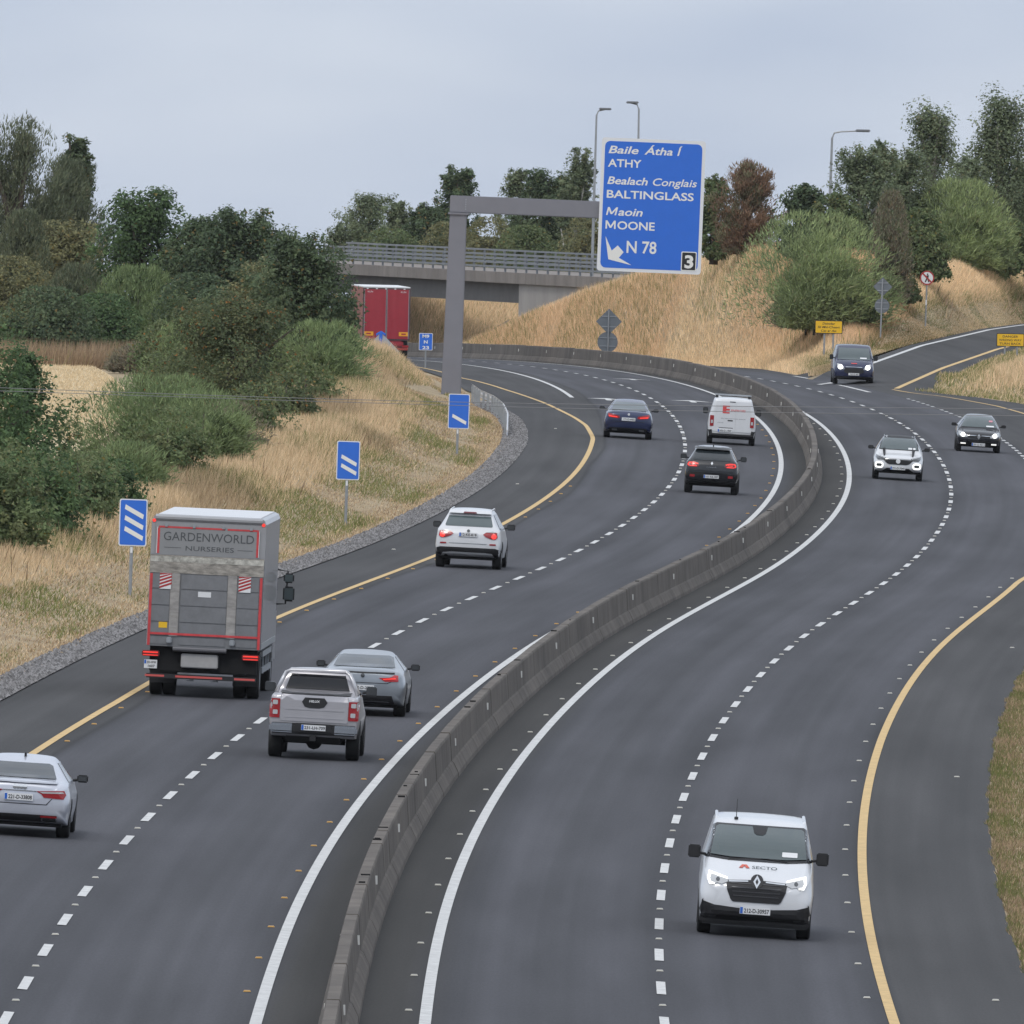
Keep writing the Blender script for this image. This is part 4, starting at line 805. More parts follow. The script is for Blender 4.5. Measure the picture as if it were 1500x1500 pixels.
# --- oncoming: white crossover with black roof
L, W, H = 4.23, 1.82, 1.58
TW = paint('crossover_white', (.63, .64, .655), 0, .3, .03)
c = Car('car', 'white crossover with black roof and glowing ring lamps coming along the outer lane', 'car', 1314, 703, TW, hatch(L, W, H, 1.02, .32, .62, .6, 1.0, .86), L, True, ref=1.30)
c.panel('roof_panel', 'top', [(-.54, -1.3), (.54, -1.3), (.54, .42), (-.54, .42)], M['black'], .004, cell=.2)
c.panel('windscreen_surround', 'front', [(-.72, 1.085), (.72, 1.085), (.62, 1.48), (.55, 1.55), (-.55, 1.55), (-.62, 1.48)], M['black']); c.panel('windscreen', 'front', [(-.685, 1.095), (.685, 1.095), (.58, 1.46), (.52, 1.49), (-.52, 1.49), (-.58, 1.46)], M['screen'], .022); c.panel('tax_disc', 'front', rr(-.60, -.34, 1.11, 1.17, .01), M['signwhite'], .03)
for p in ([(.44, .72), (.46, .80), (.80, .89), (.82, .80), (.74, .72)],):
    for q in (p, mir(p)): t_ = c.panel('headlamp', 'front', q, M['lampdark'], .014); r_ = [(.48, .79), (.78, .87), (.78, .855), (.49, .775)]; c.panel('lamp_strip', 'front', r_ if q is p else mir(r_), M['lampclear'], .02, t_)
gr = c.panel('grille', 'front', [(-.48, .78), (.48, .78), (.53, .72), (.40, .60), (.30, .57), (-.30, .57), (-.40, .60), (-.53, .72)], M['black'], .014); c.panel('chrome_bar', 'front', [(-.47, .755), (.47, .755), (.47, .768), (-.47, .768)], M['chrome'], .022, gr)
c.badge('front', 0, .69, .082, M['signwhite']); c.plate('front', -.27, .27, .385, .50, '191-D-7045')
for sg in (1, -1):
    q = rr(.53, .83, .42, .645, .09); t_ = c.panel('ring_lamp', 'front', q if sg > 0 else mir(q), M['drl'], .014); q = rr(.585, .775, .485, .585, .045); c.panel('ring_centre', 'front', q if sg > 0 else mir(q), M['lampdark'], .022, t_)
c.panel('lower_grille', 'front', [(-.60, .30), (.60, .30), (.40, .44), (-.40, .44)], M['black'], .012); c.panel('bumper_cladding', 'front', [(-.88, .24), (.88, .24), (.88, .36), (.7, .30), (-.7, .30), (-.88, .36)], M['black'], .016); c.panel('skid_plate', 'front', [(-.66, .255), (.66, .255), (.66, .285), (-.66, .285)], M['galv'], .026)
for sx in (-.60, .60): MB().tube([(sx*.92, -1.3, 1.50), (sx*.92, -1.2, 1.565), (sx*.92, .15, 1.585), (sx*.92, .3, 1.53)], .018, 6).build('roof_rail', M['galv'], c.root)
sidewin(c, -1.6, .82, 1.06, 1.47, -1.2, .5, 'tint', [.3, .64]); c.mirror(.92, .6, 1.13, M['black'], .2, .13); c.wheels(.895, 1.30, -1.30, .345, .22); c.box('floor_pan', -.76, .76, -1.8, 1.8, .24, .40, M['under'])
# --- oncoming: black hatchback
L, W, H = 4.06, 1.74, 1.45
c = Car('car', 'black hatchback with lit headlamps coming along the nearside lane', 'car', 1432, 662, paint('hatch_black', (.014, .015, .02), .2, .2), hatch(L, W, H, .95, .28, .60, .6, .95, .78), L, True, ref=1.26)
c.panel('windscreen', 'front', [(-.68, .97), (.68, .97), (.56, 1.34), (.5, 1.37), (-.5, 1.37), (-.56, 1.34)], M['screen']); c.panel('tax_disc', 'front', rr(-.58, -.28, .99, 1.04, .01), M['signwhite'], .016); c.panel('learner_sticker', 'front', rr(-.52, -.38, 1.18, 1.24, .01), mat('sticker_pink', (.6, .25, .3), .6), .016)
hp = [(.44, .58), (.46, .66), (.66, .78), (.80, .80), (.78, .65), (.68, .57)]
for p in (hp, mir(hp)): t_ = c.panel('headlamp', 'front', p, M['lampclear'], .014); q = disc(.62, .66, .085, 12); c.panel('lamp_bulb', 'front', q if p is hp else mir(q), M['headlit'], .022, t_)
gr = c.panel('grille', 'front', [(-.44, .66), (.44, .66), (.40, .57), (-.40, .57)], M['black'], .012); c.panel('chrome_bar', 'front', [(-.44, .635), (.44, .635), (.44, .655), (-.44, .655)], M['chrome'], .024, gr); c.panel('badge', 'front', [(0, .70), (.06, .60), (0, .5), (-.06, .6)], M['chrome'], .034)
c.panel('lower_grille', 'front', [(-.50, .26), (.50, .26), (.42, .46), (-.42, .46)], M['under'], .012); c.panel('daylight_lamp', 'front', rr(.50, .70, .315, .36, .012), M['drl'], .02, mirror=True); c.plate('front', -.26, .26, .245, .36, '181-D-9213')
sidewin(c, -1.5, .78, 1.0, 1.34, -1.15, .5, 'tint', [.3, .64]); c.mirror(.88, .6, 1.03, M['black'], .19, .12); c.wheels(.855, 1.26, -1.28, .315, .2); c.box('floor_pan', -.72, .72, -1.75, 1.75, .2, .36, M['under'])
# --- oncoming: dark blue van leaving the slip road
L, W, H = 4.97, 1.98, 1.92
c = Car('van', 'dark blue van with lit headlamps joining from the slip road', 'van', 1250, 563, paint('van_navy', (.02, .026, .07), .3, .25), vanst(L, W, H, 1.2), L, True, ref=1.5)
c.root.rotation_euler[2] += -.02
c.panel('windscreen', 'front', [(-.80, 1.2), (.80, 1.2), (.72, 1.76), (-.72, 1.76)], M['screen']); c.panel('tax_disc', 'front', rr(-.62, -.3, 1.25, 1.31, .01), M['signwhite'], .016)
hp = [(.46, .74), (.50, .84), (.74, 1.0), (.83, .99), (.81, .80), (.7, .72)]
for p in (hp, mir(hp)): t_ = c.panel('headlamp', 'front', p, M['lampclear'], .014); q = disc(.66, .84, .12, 12); c.panel('lamp_bulb', 'front', q if p is hp else mir(q), M['headlit'], .022, t_)
gr = c.panel('grille', 'front', [(-.42, .80), (.42, .80), (.5, .62), (.36, .54), (-.36, .54), (-.5, .62)], M['black'], .012); c.panel('chrome_bar', 'front', [(-.40, .84), (.40, .84), (.40, .86), (-.40, .86)], M['chrome'], .02, gr); c.panel('logo', 'front', rr(-.14, .14, 1.0, 1.04, .01), RD_, .014)
c.plate('front', -.26, .26, .45, .56, '152-D-661', False); c.panel('front_bumper', 'front', [(-.92, .27), (.92, .27), (.92, .40), (-.92, .40)], M['black'], .016)
sidewin(c, .9, 1.8, 1.28, 1.7, .9, 1.2, 'tint'); c.mirror(.99, 1.3, 1.30, M['black'], .18, .24); c.wheels(.965, 1.5, -1.5, .34, .22); c.box('floor_pan', -.80, .80, -2.2, 2.2, .24, .40, M['under'])

# --- grey box lorry
LG = paint('lorry_grey', (.30, .305, .32), .15, .45, .05); RT = mat('red_tape', (.52, .05, .055), .5, var=.2, vs_=6); SV = mat('lift_metal', (.33, .315, .30), .6, .4, var=.3, vs_=3, stretch=(1, 1, 2.5)); DG = mat('lift_deck', (.19, .195, .205), .55, .3, var=.12, vs_=4)
c = Car('lorry', 'grey box lorry with red-edged tail lift on the left lane', 'lorry', 299, 1020, None, None, 9.2, ref=-3.05)
rt = c.root; Yb = -4.55
box = MB(); prof = [(-1.275, 1.14), (1.275, 1.14), (1.275, 3.93), (1.24, 4.03), (1.15, 4.07), (-1.15, 4.07), (-1.24, 4.03), (-1.275, 3.93)]
box.prism(prof, Yb+.05, 2.75); bo = box.build('cargo_box', LG, rt)
MB().prism([(x*.985, z-.012 if z > 2 else z) for x, z in prof], Yb, Yb+.05).build('rear_frame', LG, rt)
c.box('roof_skin', -1.14, 1.14, Yb+.1, 2.7, 4.072, 4.082, mat('roof_white', (.62, .63, .65), .5), bo)
MB().tube([(-1.2, Yb+.02, 4.0), (1.2, Yb+.02, 4.0)], .075, 10).build('rear_header', LG, bo)
for sx in (-1, 1): c.box('corner_post', min(sx*1.283, sx*1.2), max(sx*1.283, sx*1.2), Yb-.01, Yb+.08, 1.14, 3.95, LG, bo)
c.box('side_rail', 1.276, 1.29, Yb+.05, 2.72, 1.14, 1.27, M['galv'], bo); c.box('side_rail', -1.29, -1.276, Yb+.05, 2.72, 1.14, 1.27, M['galv'], bo)
for sx in (-1.25, 1.2): MB().tube([(sx+.02, Yb-.03, 3.93), (sx+.02, Yb+.02, 3.93)], .04, 10).build('marker_lamp', M['lamplit'], rt)
dr = c.box('upper_door', -1.14, 1.14, Yb-.03, Yb-.002, 3.18, 3.80, mat('door_grey', (.24, .245, .25), .5, var=.06, vs_=3), None)
for a, b in ((-1.12, -.36), (-.30, .36), (.42, 1.12)): c.box('red_tape', a, b, Yb-.036, Yb-.031, 3.775, 3.815, RT, dr)
for sx in (-1.14, 1.08): c.box('red_tape', sx, sx+.05, Yb-.036, Yb-.031, 3.2, 3.77, RT, dr); c.box('white_edge', sx-.014 if sx < 0 else sx+.052, sx-.002 if sx < 0 else sx+.064, Yb-.036, Yb-.031, 3.2, 3.79, M['signwhite'], dr)
for sx in (-.95, -.33, .33, .95): c.box('hinge', sx-.03, sx+.03, Yb-.06, Yb-.03, 3.80, 3.87, M['galv'], dr)
DK = mat('lorry_letters', (.07, .075, .08), .5)
text('sign_letters', 'GARDENWORLD', -1.0, 1.02, 3.50, .20, Yb-.031, DK, dr); text('sign_letters', 'NURSERIES', -.5, .58, 3.285, .11, Yb-.031, DK, dr)
for a, b in ((-.98, -.6), (.66, 1.0)): c.box('sign_rule', a, b, Yb-.034, Yb-.031, 3.335, 3.345, DK, dr)
lift = c.box('tail_lift', -1.26, 1.26, Yb-.10, Yb-.04, 1.13, 3.18, DG)
c.box('lift_lip', -1.275, 1.275, Yb-.115, Yb-.101, 2.77, 3.17, mat('scuffed_metal', (.30, .28, .25), .7, .3, var=.5, vs_=5, stretch=(1, 1, 3)), lift); c.box('lip_scuff', -1.27, 1.27, Yb-.119, Yb-.116, 3.02, 3.14, mat('worn_lip', (.40, .39, .35), .8, var=.5, vs_=7), lift)
zs = [1.16, 1.36, 1.67, 2.04, 2.41, 2.755]
for a, b in zip(zs, zs[1:]):
    for x0, x1 in ((-1.22, -.80), (-.56, .48), (.70, 1.19)): c.box('deck_plank', x0, x1, Yb-.118, Yb-.101, a+.012, b-.018, DG, lift, .006)
for x0 in (-.795, .485): c.box('lift_post', x0, x0+.21, Yb-.135, Yb-.101, 1.36, 2.765, SV, lift, .01)
for sx in (-1.262, 1.20): c.box('red_tape', sx, sx+.06, Yb-.124, Yb-.119, 1.14, 2.75, RT, lift)
c.box('red_tape', -1.2, 1.2, Yb-.142, Yb-.136, 1.385, 1.435, RT, lift)
for x0 in (-1.04, .73):
    hz = c.box('hazard_plate', x0, x0+.27, Yb-.135, Yb-.119, 2.41, 2.765, M['signwhite'], lift)
    for q in range(5):
        zz = 2.42+q*.075; p = [(x0, zz), (x0+.27, zz+.10), (x0+.27, zz+.145), (x0, zz+.045)]; p = [(a, min(b, 2.762)) for a, b in p]; MB().prism(p, Yb-.139, Yb-.1355).build('hazard_stripe', M['signred'], hz)
c.box('notice', -.17, .12, Yb-.125, Yb-.119, 2.26, 2.38, M['plate'], lift); c.box('warning_label', -1.02, -.83, Yb-.125, Yb-.119, 1.54, 1.67, M['signyellow'], lift)
for x0 in (-.83, .58): c.box('lift_hinge', x0, x0+.12, Yb-.2, Yb-.06, 1.2, 1.34, M['galv'], lift, .02)
MB().tube([(-.68, Yb-.12, 1.08), (.52, Yb-.12, 1.08)], .055, 10).build('lift_tube', mat('lift_tube', (.13, .13, .14), .5, .4), rt)
c.box('lift_tank', -.49, .34, Yb-.06, Yb+.3, .67, .98, mat('tank_box', (.36, .355, .35), .6, .2, var=.1, vs_=4), None, .02)
c.box('chassis', -.95, .95, Yb+.12, 3.6, .55, 1.13, M['under']); c.box('rear_valance', -1.2, 1.2, Yb+.1, Yb+.2, .58, 1.13, M['under'])
for x0, x1 in ((-1.37, -.98), (.87, 1.26)):
    t_ = c.box('tail_lamp', x0, x1, Yb-.05, Yb+.05, .89, 1.02, mat('lamp_case', (.2, .012, .014), .3), None, .02)
    c.box('lamp_strip', x0+.03, x1-.03, Yb-.056, Yb-.051, .965, .995, M['lamplit'], t_); c.box('lamp_strip', x0+.03, x1-.03, Yb-.056, Yb-.051, .905, .925, M['lamplit'], t_)
e = empty('number_plate'); e.parent = rt; MB().box(-1.31, -1.02, Yb-.03, Yb, .62, .81).build('plate_board', M['plate'], e); MB().box(-1.305, -1.265, Yb-.034, Yb-.031, .72, .805).build('plate_band', M['plateblue'], e); text('plate_letters', '231-WW', -1.25, -1.04, .73, .055, Yb-.031, M['ink'], e, bold=.02); text('plate_letters', '1607', -1.22, -1.07, .645, .055, Yb-.031, M['ink'], e, bold=.02)
c.box('underrun_bar', -1.25, 1.2, Yb-.02, Yb+.08, .41, .51, M['black'])
for a, b in ((-1.28, -.85), (-.60, .45), (.72, 1.18)): c.box('reflective_strip', a, b, Yb-.026, Yb-.021, .44, .485, mat('strip_red', (.55, .09, .08), .5))
for sx in (-.3, .25): MB().prism([(sx-.1, .36), (sx+.1, .36), (sx+(.1 if sx < 0 else -.1), .42)] if sx < 0 else [(sx-.1, .36), (sx+.1, .36), (sx+.1, .42)], Yb+.3, Yb+.34).build('bracket', M['galv'], rt)
for sx in (-1, 1): c.box('mudguard', sx*.95-.28, sx*.95+.28, -3.05-.62, -3.05+.62, .95, 1.1, M['black'], None, .04); c.box('mud_flap', sx*.93-.28, sx*.93+.28, -3.05-.66, -3.05-.63, .28, 1.0, M['black'])
for x in (-1.22, -.92, .92, 1.22): c.wheel(x, -3.05, .47, .27, True, 'galv')
for x in (-1.2, 1.2): c.wheel(x, 2.9, .47, .28, True, 'galv')
for sx in (-1, 1):
    for z0 in (.55, .92): c.box('side_guard', min(sx*1.24, sx*1.2), max(sx*1.24, sx*1.2), -2.3, 2.1, z0, z0+.13, M['galv'])
    for y in (-2.2, -.7, .8, 2.0): c.box('guard_post', min(sx*1.2, sx*1.16), max(sx*1.2, sx*1.16), y, y+.06, .5, 1.14, M['galv'])
    mh = c.box('mirror_head', min(sx*1.36, sx*1.62), max(sx*1.36, sx*1.62), 4.05, 4.2, 2.02, 2.36, M['black'], None, .04); c.box('mirror_glass', min(sx*1.39, sx*1.59), max(sx*1.39, sx*1.59), 4.04, 4.049, 2.06, 2.32, M['screen'], mh)
    mh = c.box('mirror_head', min(sx*1.36, sx*1.6), max(sx*1.36, sx*1.6), 4.05, 4.2, 2.44, 2.66, M['black'], None, .04); c.box('mirror_glass', min(sx*1.39, sx*1.57), max(sx*1.39, sx*1.57), 4.04, 4.049, 2.47, 2.63, M['screen'], mh)
    MB().tube([(sx*1.2, 4.15, 1.95), (sx*1.42, 4.18, 1.96), (sx*1.45, 4.2, 2.7), (sx*1.2, 4.15, 2.74)], .022, 6).build('mirror_arm', M['black'], rt)
cb = MB(); cb.prism([(-1.22, .6), (1.22, .6), (1.22, 2.6), (1.1, 3.0), (-1.1, 3.0), (-1.22, 2.6)], 2.95, 4.55); cb = cb.build('cab', LG, rt, bevel=.08); c.box('windscreen', -1.08, 1.08, 4.551, 4.556, 1.75, 2.6, M['tint'], cb)
for sx in (-1, 1): c.box('side_window', min(sx*1.221, sx*1.226), max(sx*1.221, sx*1.226), 3.3, 4.3, 1.8, 2.55, M['tint'], cb)

# --- red curtain-sided trailer beyond the bank
p = at(567, 420, 1105); gz = float(road_z(p.x, 1105)); Ht = p.z-gz
c = Car('lorry_trailer', 'red articulated lorry trailer with ribbed rear doors approaching the overbridge', 'lorry', 0, 0, None, None, 13.6, at_=Vector((p.x, 1105, gz)))
c.root.rotation_euler = (0, 0, R(3.3)); rt = c.root; RP = paint('trailer_red', (.34, .02, .035), 0, .4, .08); CU = mat('trailer_curtain', (.30, .11, .09), .7, var=.12, vs_=1)
bx = c.box('trailer_box', -1.26, 1.26, .06, 13.5, 1.05, Ht-.06, CU); c.box('roof_skin', -1.27, 1.27, -.02, 13.5, Ht-.06, Ht, M['signwhite'], bx); c.box('rear_frame', -1.29, 1.29, 0, .06, 1.0, Ht-.055, mat('trailer_frame', (.1, .06, .065), .5), bx)
for sx in (-1, 1):
    d_ = c.box('rear_door', min(sx*.02, sx*1.21), max(sx*.02, sx*1.21), -.03, -.002, 1.08, Ht-.15, RP)
    for q in range(3): c.box('door_rib', sx*(.22+q*.38)-.05, sx*(.22+q*.38)+.05, -.045, -.031, 1.1, Ht-.17, RP, d_, .01)
    c.box('door_bar', sx*1.2-.015, sx*1.2+.015, -.06, -.031, 1.08, Ht-.15, M['galv'], d_); c.box('door_seam', sx*.03-.012, sx*.03+.012, -.05, -.031, 1.08, Ht-.15, M['galv'], d_)
    t_ = c.box('marker_board', sx*.95-.26, sx*.95+.26, -.052, -.046, 1.24, 1.46, mat('board_orange', (.8, .36, .02), .5), d_); c.box('board_mark', sx*.95-.12, sx*.95+.12, -.056, -.053, 1.31, 1.39, M['signred'], t_)
    text('fleet_letters', 'KLIN', sx*.9-.14, sx*.9+.14, Ht-.32, .09, -.047, M['signwhite'], d_); c.box('rear_lamp', sx*1.05-.18, sx*1.05+.18, -.05, 0, .62, .75, M['lampred'])
for q in range(5): c.box('top_clamp', -1.1+q*.5, -1.0+q*.5, -.04, -.002, Ht-.14, Ht-.09, M['signwhite'], bx)
c.box('lower_panel', -.95, .95, -.02, .3, .62, 1.04, RP, None, .1); c.box('underrun_bar', -1.2, 1.2, -.03, .08, .48, .60, mat('bar_red', (.35, .05, .04), .5)); c.box('chassis', -.6, .6, .1, 13, .7, 1.04, M['under'])
for y in (2.0, 3.3, 4.6):
    for x in (-1.25, 1.25): c.wheel(x, y, .5, .36, True, 'galv')
# ------------------------------------------------------------------ gantry sign
GD = 862.; gb = at(662, 580, GD); gb.z = float(ground_z(gb.x, GD))-.1; TILT = .019
gan = empty('sign_gantry', gb, (0, TILT, 0)); tag(gan, 'grey cantilever gantry carrying a big blue exit sign for three towns', 'sign gantry')
def gl(px, py, D=GD):
    d = at(px, py, D)-gb; c, s = math.cos(TILT), math.sin(TILT); return (d.x*c-d.z*s, d.x*s+d.z*c)
tx, tz = gl(672, 300); bz = gl(672, 290)[1]
b = MB(); w0, w1 = .42, .36
b.v = [(tx+sx*w_, sy*w_, z) for z, w_ in ((0, w0), (tz-.3, w1)) for sx, sy in ((-1, -1), (1, -1), (1, 1), (-1, 1))]
b.f = [(3, 2, 1, 0), (4, 5, 6, 7), (0, 1, 5, 4), (1, 2, 6, 5), (2, 3, 7, 6), (3, 0, 4, 7)]; b.build('post', M['gantry'], gan, bevel=.03)
x_l = gl(659, 300)[0]; x_r = gl(1010, 310)[0]; zb_ = gl(770, 303)[1]
MB().box(x_l, x_r, -.36, .36, zb_-.36, zb_+.36).build('beam', M['gantry'], gan, bevel=.03); MB().box(x_l-.06, tx+.44, -.44, .44, zb_-.44, zb_-.362).build('flange', M['gantry'], gan)
MB().box(tx-.6, tx+.6, -.6, .6, -.2, .12).build('footing', M['concrete'], gan)
for q in range(5): MB().tube([(tx+.3+q*.0, -.38, zb_-.2+q*.1), (tx+.3, -.365, zb_-.2+q*.1)], .03, 6).build('bolt', M['galv'], gan)
s0x, s0z = gl(882, 201); s1x, s1z = gl(1026, 402); SW = gl(1034, 207)[0]-s0x; SH = s0z-gl(873, 396)[1]
YS = -.62
sg_ = empty('sign_face', (s0x, YS, s0z)); sg_.parent = gan
MB().prism(rr(0, SW, -SH, 0, .12), 0, .07).build('sign_panel', M['signwhite'], sg_)
bo = .14; MB().prism(rr(bo, SW-bo, -SH+bo, -bo, .22), -.008, -.001).build('sign_panel', M['signblue'], sg_)
K = SW/675.; yt = -.0095
def gt(s, x0, x1, base, cap, it=False, bold=.018): text('sign_letters', s, x0*K, x1*K, -base*K, cap*K, yt, M['signcream'], sg_, shear=.22 if it else 0, bold=bold, depth=.006)
gt('Baile', 45, 240, 100, 50, True); gt('\u00c1tha', 278, 462, 100, 50, True); gt('\u00cd', 492, 525, 100, 50, True); gt('ATHY', 45, 262, 188, 52)
gt('Bealach', 45, 308, 300, 50, True); gt('Conglais', 341, 628, 300, 50, True, .011); gt('BALTINGLASS', 45, 610, 390, 52)
gt('aoin', 124, 283, 503, 38*52/38, True); gt('OONE', 122, 365, 592, 54)
for bz_, cp, sh_, w_ in ((503, 52, .22, 66), (592, 54, 0, 66)):
    mp_ = [(0, 0), (.16, 0), (.16, .66), (.42, .12), (.58, .12), (.84, .66), (.84, 0), (1, 0), (1, 1), (.82, 1), (.5, .36), (.18, 1), (0, 1)]
    MB().prism([((45+a_*w_+b_*cp*sh_)*K, (-bz_+b_*cp)*K) for a_, b_ in mp_], yt-.006, yt).build('sign_letters', M['signcream'], sg_)
gt('N 78', 188, 382, 742, 80)
ar = [(48, 640), (92, 733), (130, 698), (170, 740), (140, 778), (225, 823), (72, 790)]
MB().prism([(x*K, -z*K) for x, z in ar][::-1], yt-.006, yt).build('exit_arrow', M['signcream'], sg_)
jb = MB().prism(rr(545*K, 645*K, -845*K, -720*K, .05), yt-.004, yt).build('junction_panel', M['signcream'], sg_); MB().prism(rr(551*K, 639*K, -839*K, -726*K, .04), yt-.008, yt-.0045).build('junction_panel', M['signblack'], jb)
text('junction_number', '3', 568*K, 625*K, -824*K, 82*K, yt-.0085, M['signcream'], jb, bold=.035, depth=.005)
for q in (.25, .75): MB().box(SW*q-.06, SW*q+.06, .07, .27, -SH+.3, -.3).build('sign_bracket', M['galv'], sg_)

# ------------------------------------------------------------------ verge signs
def post_sign(name, label, cat, bx, by, D=None, zf=ground_z, tilt=0., group=None):
    p = on_ground(bx, by, zf) if D is None else at(bx, by, D)
    if D is not None: p.z = min(p.z, float(zf(p.x, D))+.0) if zf is ground_z else p.z
    e = empty(name, p, (0, tilt, 0)); tag(e, label, cat, group); return e, F_PX/p.y
def loc(e, px, py):
    d = at(px, py, e.location.y)-e.location; return d.x, d.z
for (bx, by, cx, top, bot, wpx, nb, txt) in ((191, 872, 196, 731, 800, 41, 3, 'three white bars, beside the grey lorry'), (508, 768, 511, 646, 703, 34, 2, 'two white bars, on the verge'), (671, 666, 673, 577, 628, 31, 1, 'one white bar, below the gantry post')):
    e, sc = post_sign('countdown_marker', 'blue countdown marker with '+txt, 'road sign', bx, by, tilt=.012)
    x, zt = loc(e, cx, top); _, zb2 = loc(e, cx, bot); hw = wpx/sc/2; x -= .012*zt
    MB().tube([(x-.02, .06, -.3), (x-.02, .06, zt-.1)], .045, 8).build('post', M['galv'], e)
    MB().box(x-.05, x+.01, -.0, .02, zb2-.18, zb2-.02).build('post_band', M['signwhite'], e)
    f_ = MB().prism(rr(x-hw, x+hw, zb2, zt, .05), -.02, 0).build('sign_panel', M['signwhite'], e); MB().prism(rr(x-hw+.03, x+hw-.03, zb2+.03, zt-.03, .04), -.026, -.021).build('blue_field', M['signblue'], f_)
    hh = zt-zb2
    for k in range(nb):
        zc_ = zb2+hh*(.27+.23*k); dx = hw*.70; dz = hh*.105; t = hh*.048
        MB().prism([(x-dx+.03, zc_+dz-t), (x+dx-.0, zc_-dz-t), (x+dx+.02, zc_-dz+t), (x-dx+.05, zc_+dz+t)], -.032, -.027).build('distance_bar', M['signcream'], f_)
# route marker
e, sc = post_sign('route_marker', 'small blue route marker sign lettered in white beside the red trailer', 'road sign', 622, 528, 985., tilt=.0); x, zt = loc(e, 624, 488); _, zb2 = loc(e, 623, 513); hw = 10/sc; e.location.z = float(ground_z(e.location.x, 985)); x, zt = loc(e, 624, 488); _, zb2 = loc(e, 623, 513)
MB().tube([(x, .05, -.2), (x, .05, zt-.05)], .04, 8).build('post', M['galv'], e); f_ = MB().prism(rr(x-hw, x+hw, zb2, zt, .03), -.02, 0).build('sign_panel', M['signwhite'], e); MB().prism(rr(x-hw+.025, x+hw-.025, zb2+.025, zt-.025, .03), -.026, -.021).build('blue_field', M['signblue'], f_)
hh = (zt-zb2)/3
for k, s in enumerate(('M9', 'N', '23')): wd = hw*(.5 if len(s) > 1 else .28); text('sign_letters', s, x-wd, x+wd, zt-hh*(k+.80), hh*.56, -.0265, M['signcream'], f_, bold=.03)
# diverge marker: pale tented board with a blue ridge
e, sc = post_sign('diverge_marker', 'pale tented marker board with blue ridge at the exit nose', 'marker', 563, 520, 932.); x, za = loc(e, 558, 487); xl, zl_ = loc(e, 535, 512); xr, zr_ = loc(e, 584, 514); gz = float(ground_z(e.location.x, 932))-e.location.z-.2
PAL = mat('marker_pale', (.36, .38, .42), .5)
MB().prism([(xl, gz), (xr, gz), (xr, zr_), (x+.07, za-.06), (x-.07, za-.06), (xl, zl_)], 0, .12).build('board', PAL, e); MB().box(x-.07, x+.07, -.03, .15, gz, za).build('ridge_post', M['signblue'], e); MB().prism([(x-.22, za-.16), (x, za-.02), (x+.22, za-.16), (x+.22, za-.05), (x, za+.08), (x-.22, za-.05)], -.035, .16).build('ridge_cap', M['signblue'], e)
# backs of warning signs
def back_sign(label, bx, by, D, dia, cir, base_surface=None):
    D = on_slope(bx, by) if bx > 1000 else D; p = at(bx, by, D); e = empty('warning_sign', p); tag(e, label, 'road sign'); x, zt = loc(e, dia[0], dia[1]-dia[2])
    MB().tube([(0, -.06, -1.0), (x, -.06, zt-.1)], .045, 8).build('post', M['galv'], e); sc = F_PX/D
    cx, cz = loc(e, dia[0], dia[1]); r = dia[2]/sc; d_ = MB().prism([(cx, cz+r), (cx-r, cz), (cx, cz-r), (cx+r, cz)], 0, .02).build('diamond_panel', M['signback'], e)
    for q in (-.4, .4): MB().box(cx-r*.55, cx+r*.55, -.035, -.001, cz+q*r-.025, cz+q*r+.025).build('stiffener', M['galv'], d_)
    cx, cz = loc(e, cir[0], cir[1]); r = cir[2]/sc; d_ = MB().prism(disc(cx, cz, r, 20), 0, .02).build('round_panel', M['signback'], e)
    for q in (-.4, .4): MB().box(cx-r*.8, cx+r*.8, -.035, -.001, cz+q*r-.02, cz+q*r+.02).build('stiffener', M['galv'], d_)
    return e
back_sign('grey back of diamond and round signs rising behind the concrete barrier', 890, 530, 1120., (892, 471, 19), (890, 501, 15))
back_sign('grey back of diamond and round signs on the slip road verge', 1289, 497, 1068., (1293, 420, 14), (1292, 448, 11))
# no pedestrians
_d = on_slope(1355, 479); p = at(1355, 479, _d); e = empty('prohibition_sign', p); tag(e, 'round white sign with red ring and barred walking figure', 'road sign'); cx, cz = loc(e, 1358, 407); r = 10.5*_d/F_PX
MB().tube([(0, .05, -1.), (cx, .05, cz)], .045, 8).build('post', M['galv'], e); MB().box(-.02+cx*.3, .05+cx*.3, 0, .02, cz*.45, cz*.55).build('post_band', M['signwhite'], e)
f_ = MB().prism(disc(cx, cz, r, 28), -.02, 0).build('sign_ring', M['signred'], e); MB().prism(disc(cx, cz, r*.82, 28), -.026, -.021).build('sign_field', M['signwhite'], f_)
fig = MB(); fig.prism(disc(cx+.02, cz+r*.5, r*.11, 10), -.031, -.027); fig.prism([(cx-.05, cz-.02), (cx+.07, cz-.02), (cx+.1, cz+r*.36), (cx-.03, cz+r*.36)], -.031, -.027); fig.prism([(cx-.13, cz-r*.6), (cx-.06, cz-r*.6), (cx+.04, cz-.02), (cx-.05, cz-.02)], -.031, -.027); fig.prism([(cx+.06, cz-r*.6), (cx+.13, cz-r*.6), (cx+.07, cz-.02), (cx, cz-.02)], -.031, -.027); fig.build('walking_figure', M['signblack'], f_)
k = r*.58; MB().prism([(cx-k-.03, cz+k-.03), (cx-k+.03, cz+k+.03), (cx+k+.03, cz-k+.03), (cx+k-.03, cz-k-.03)], -.037, -.032).build('slash', M['signred'], f_)
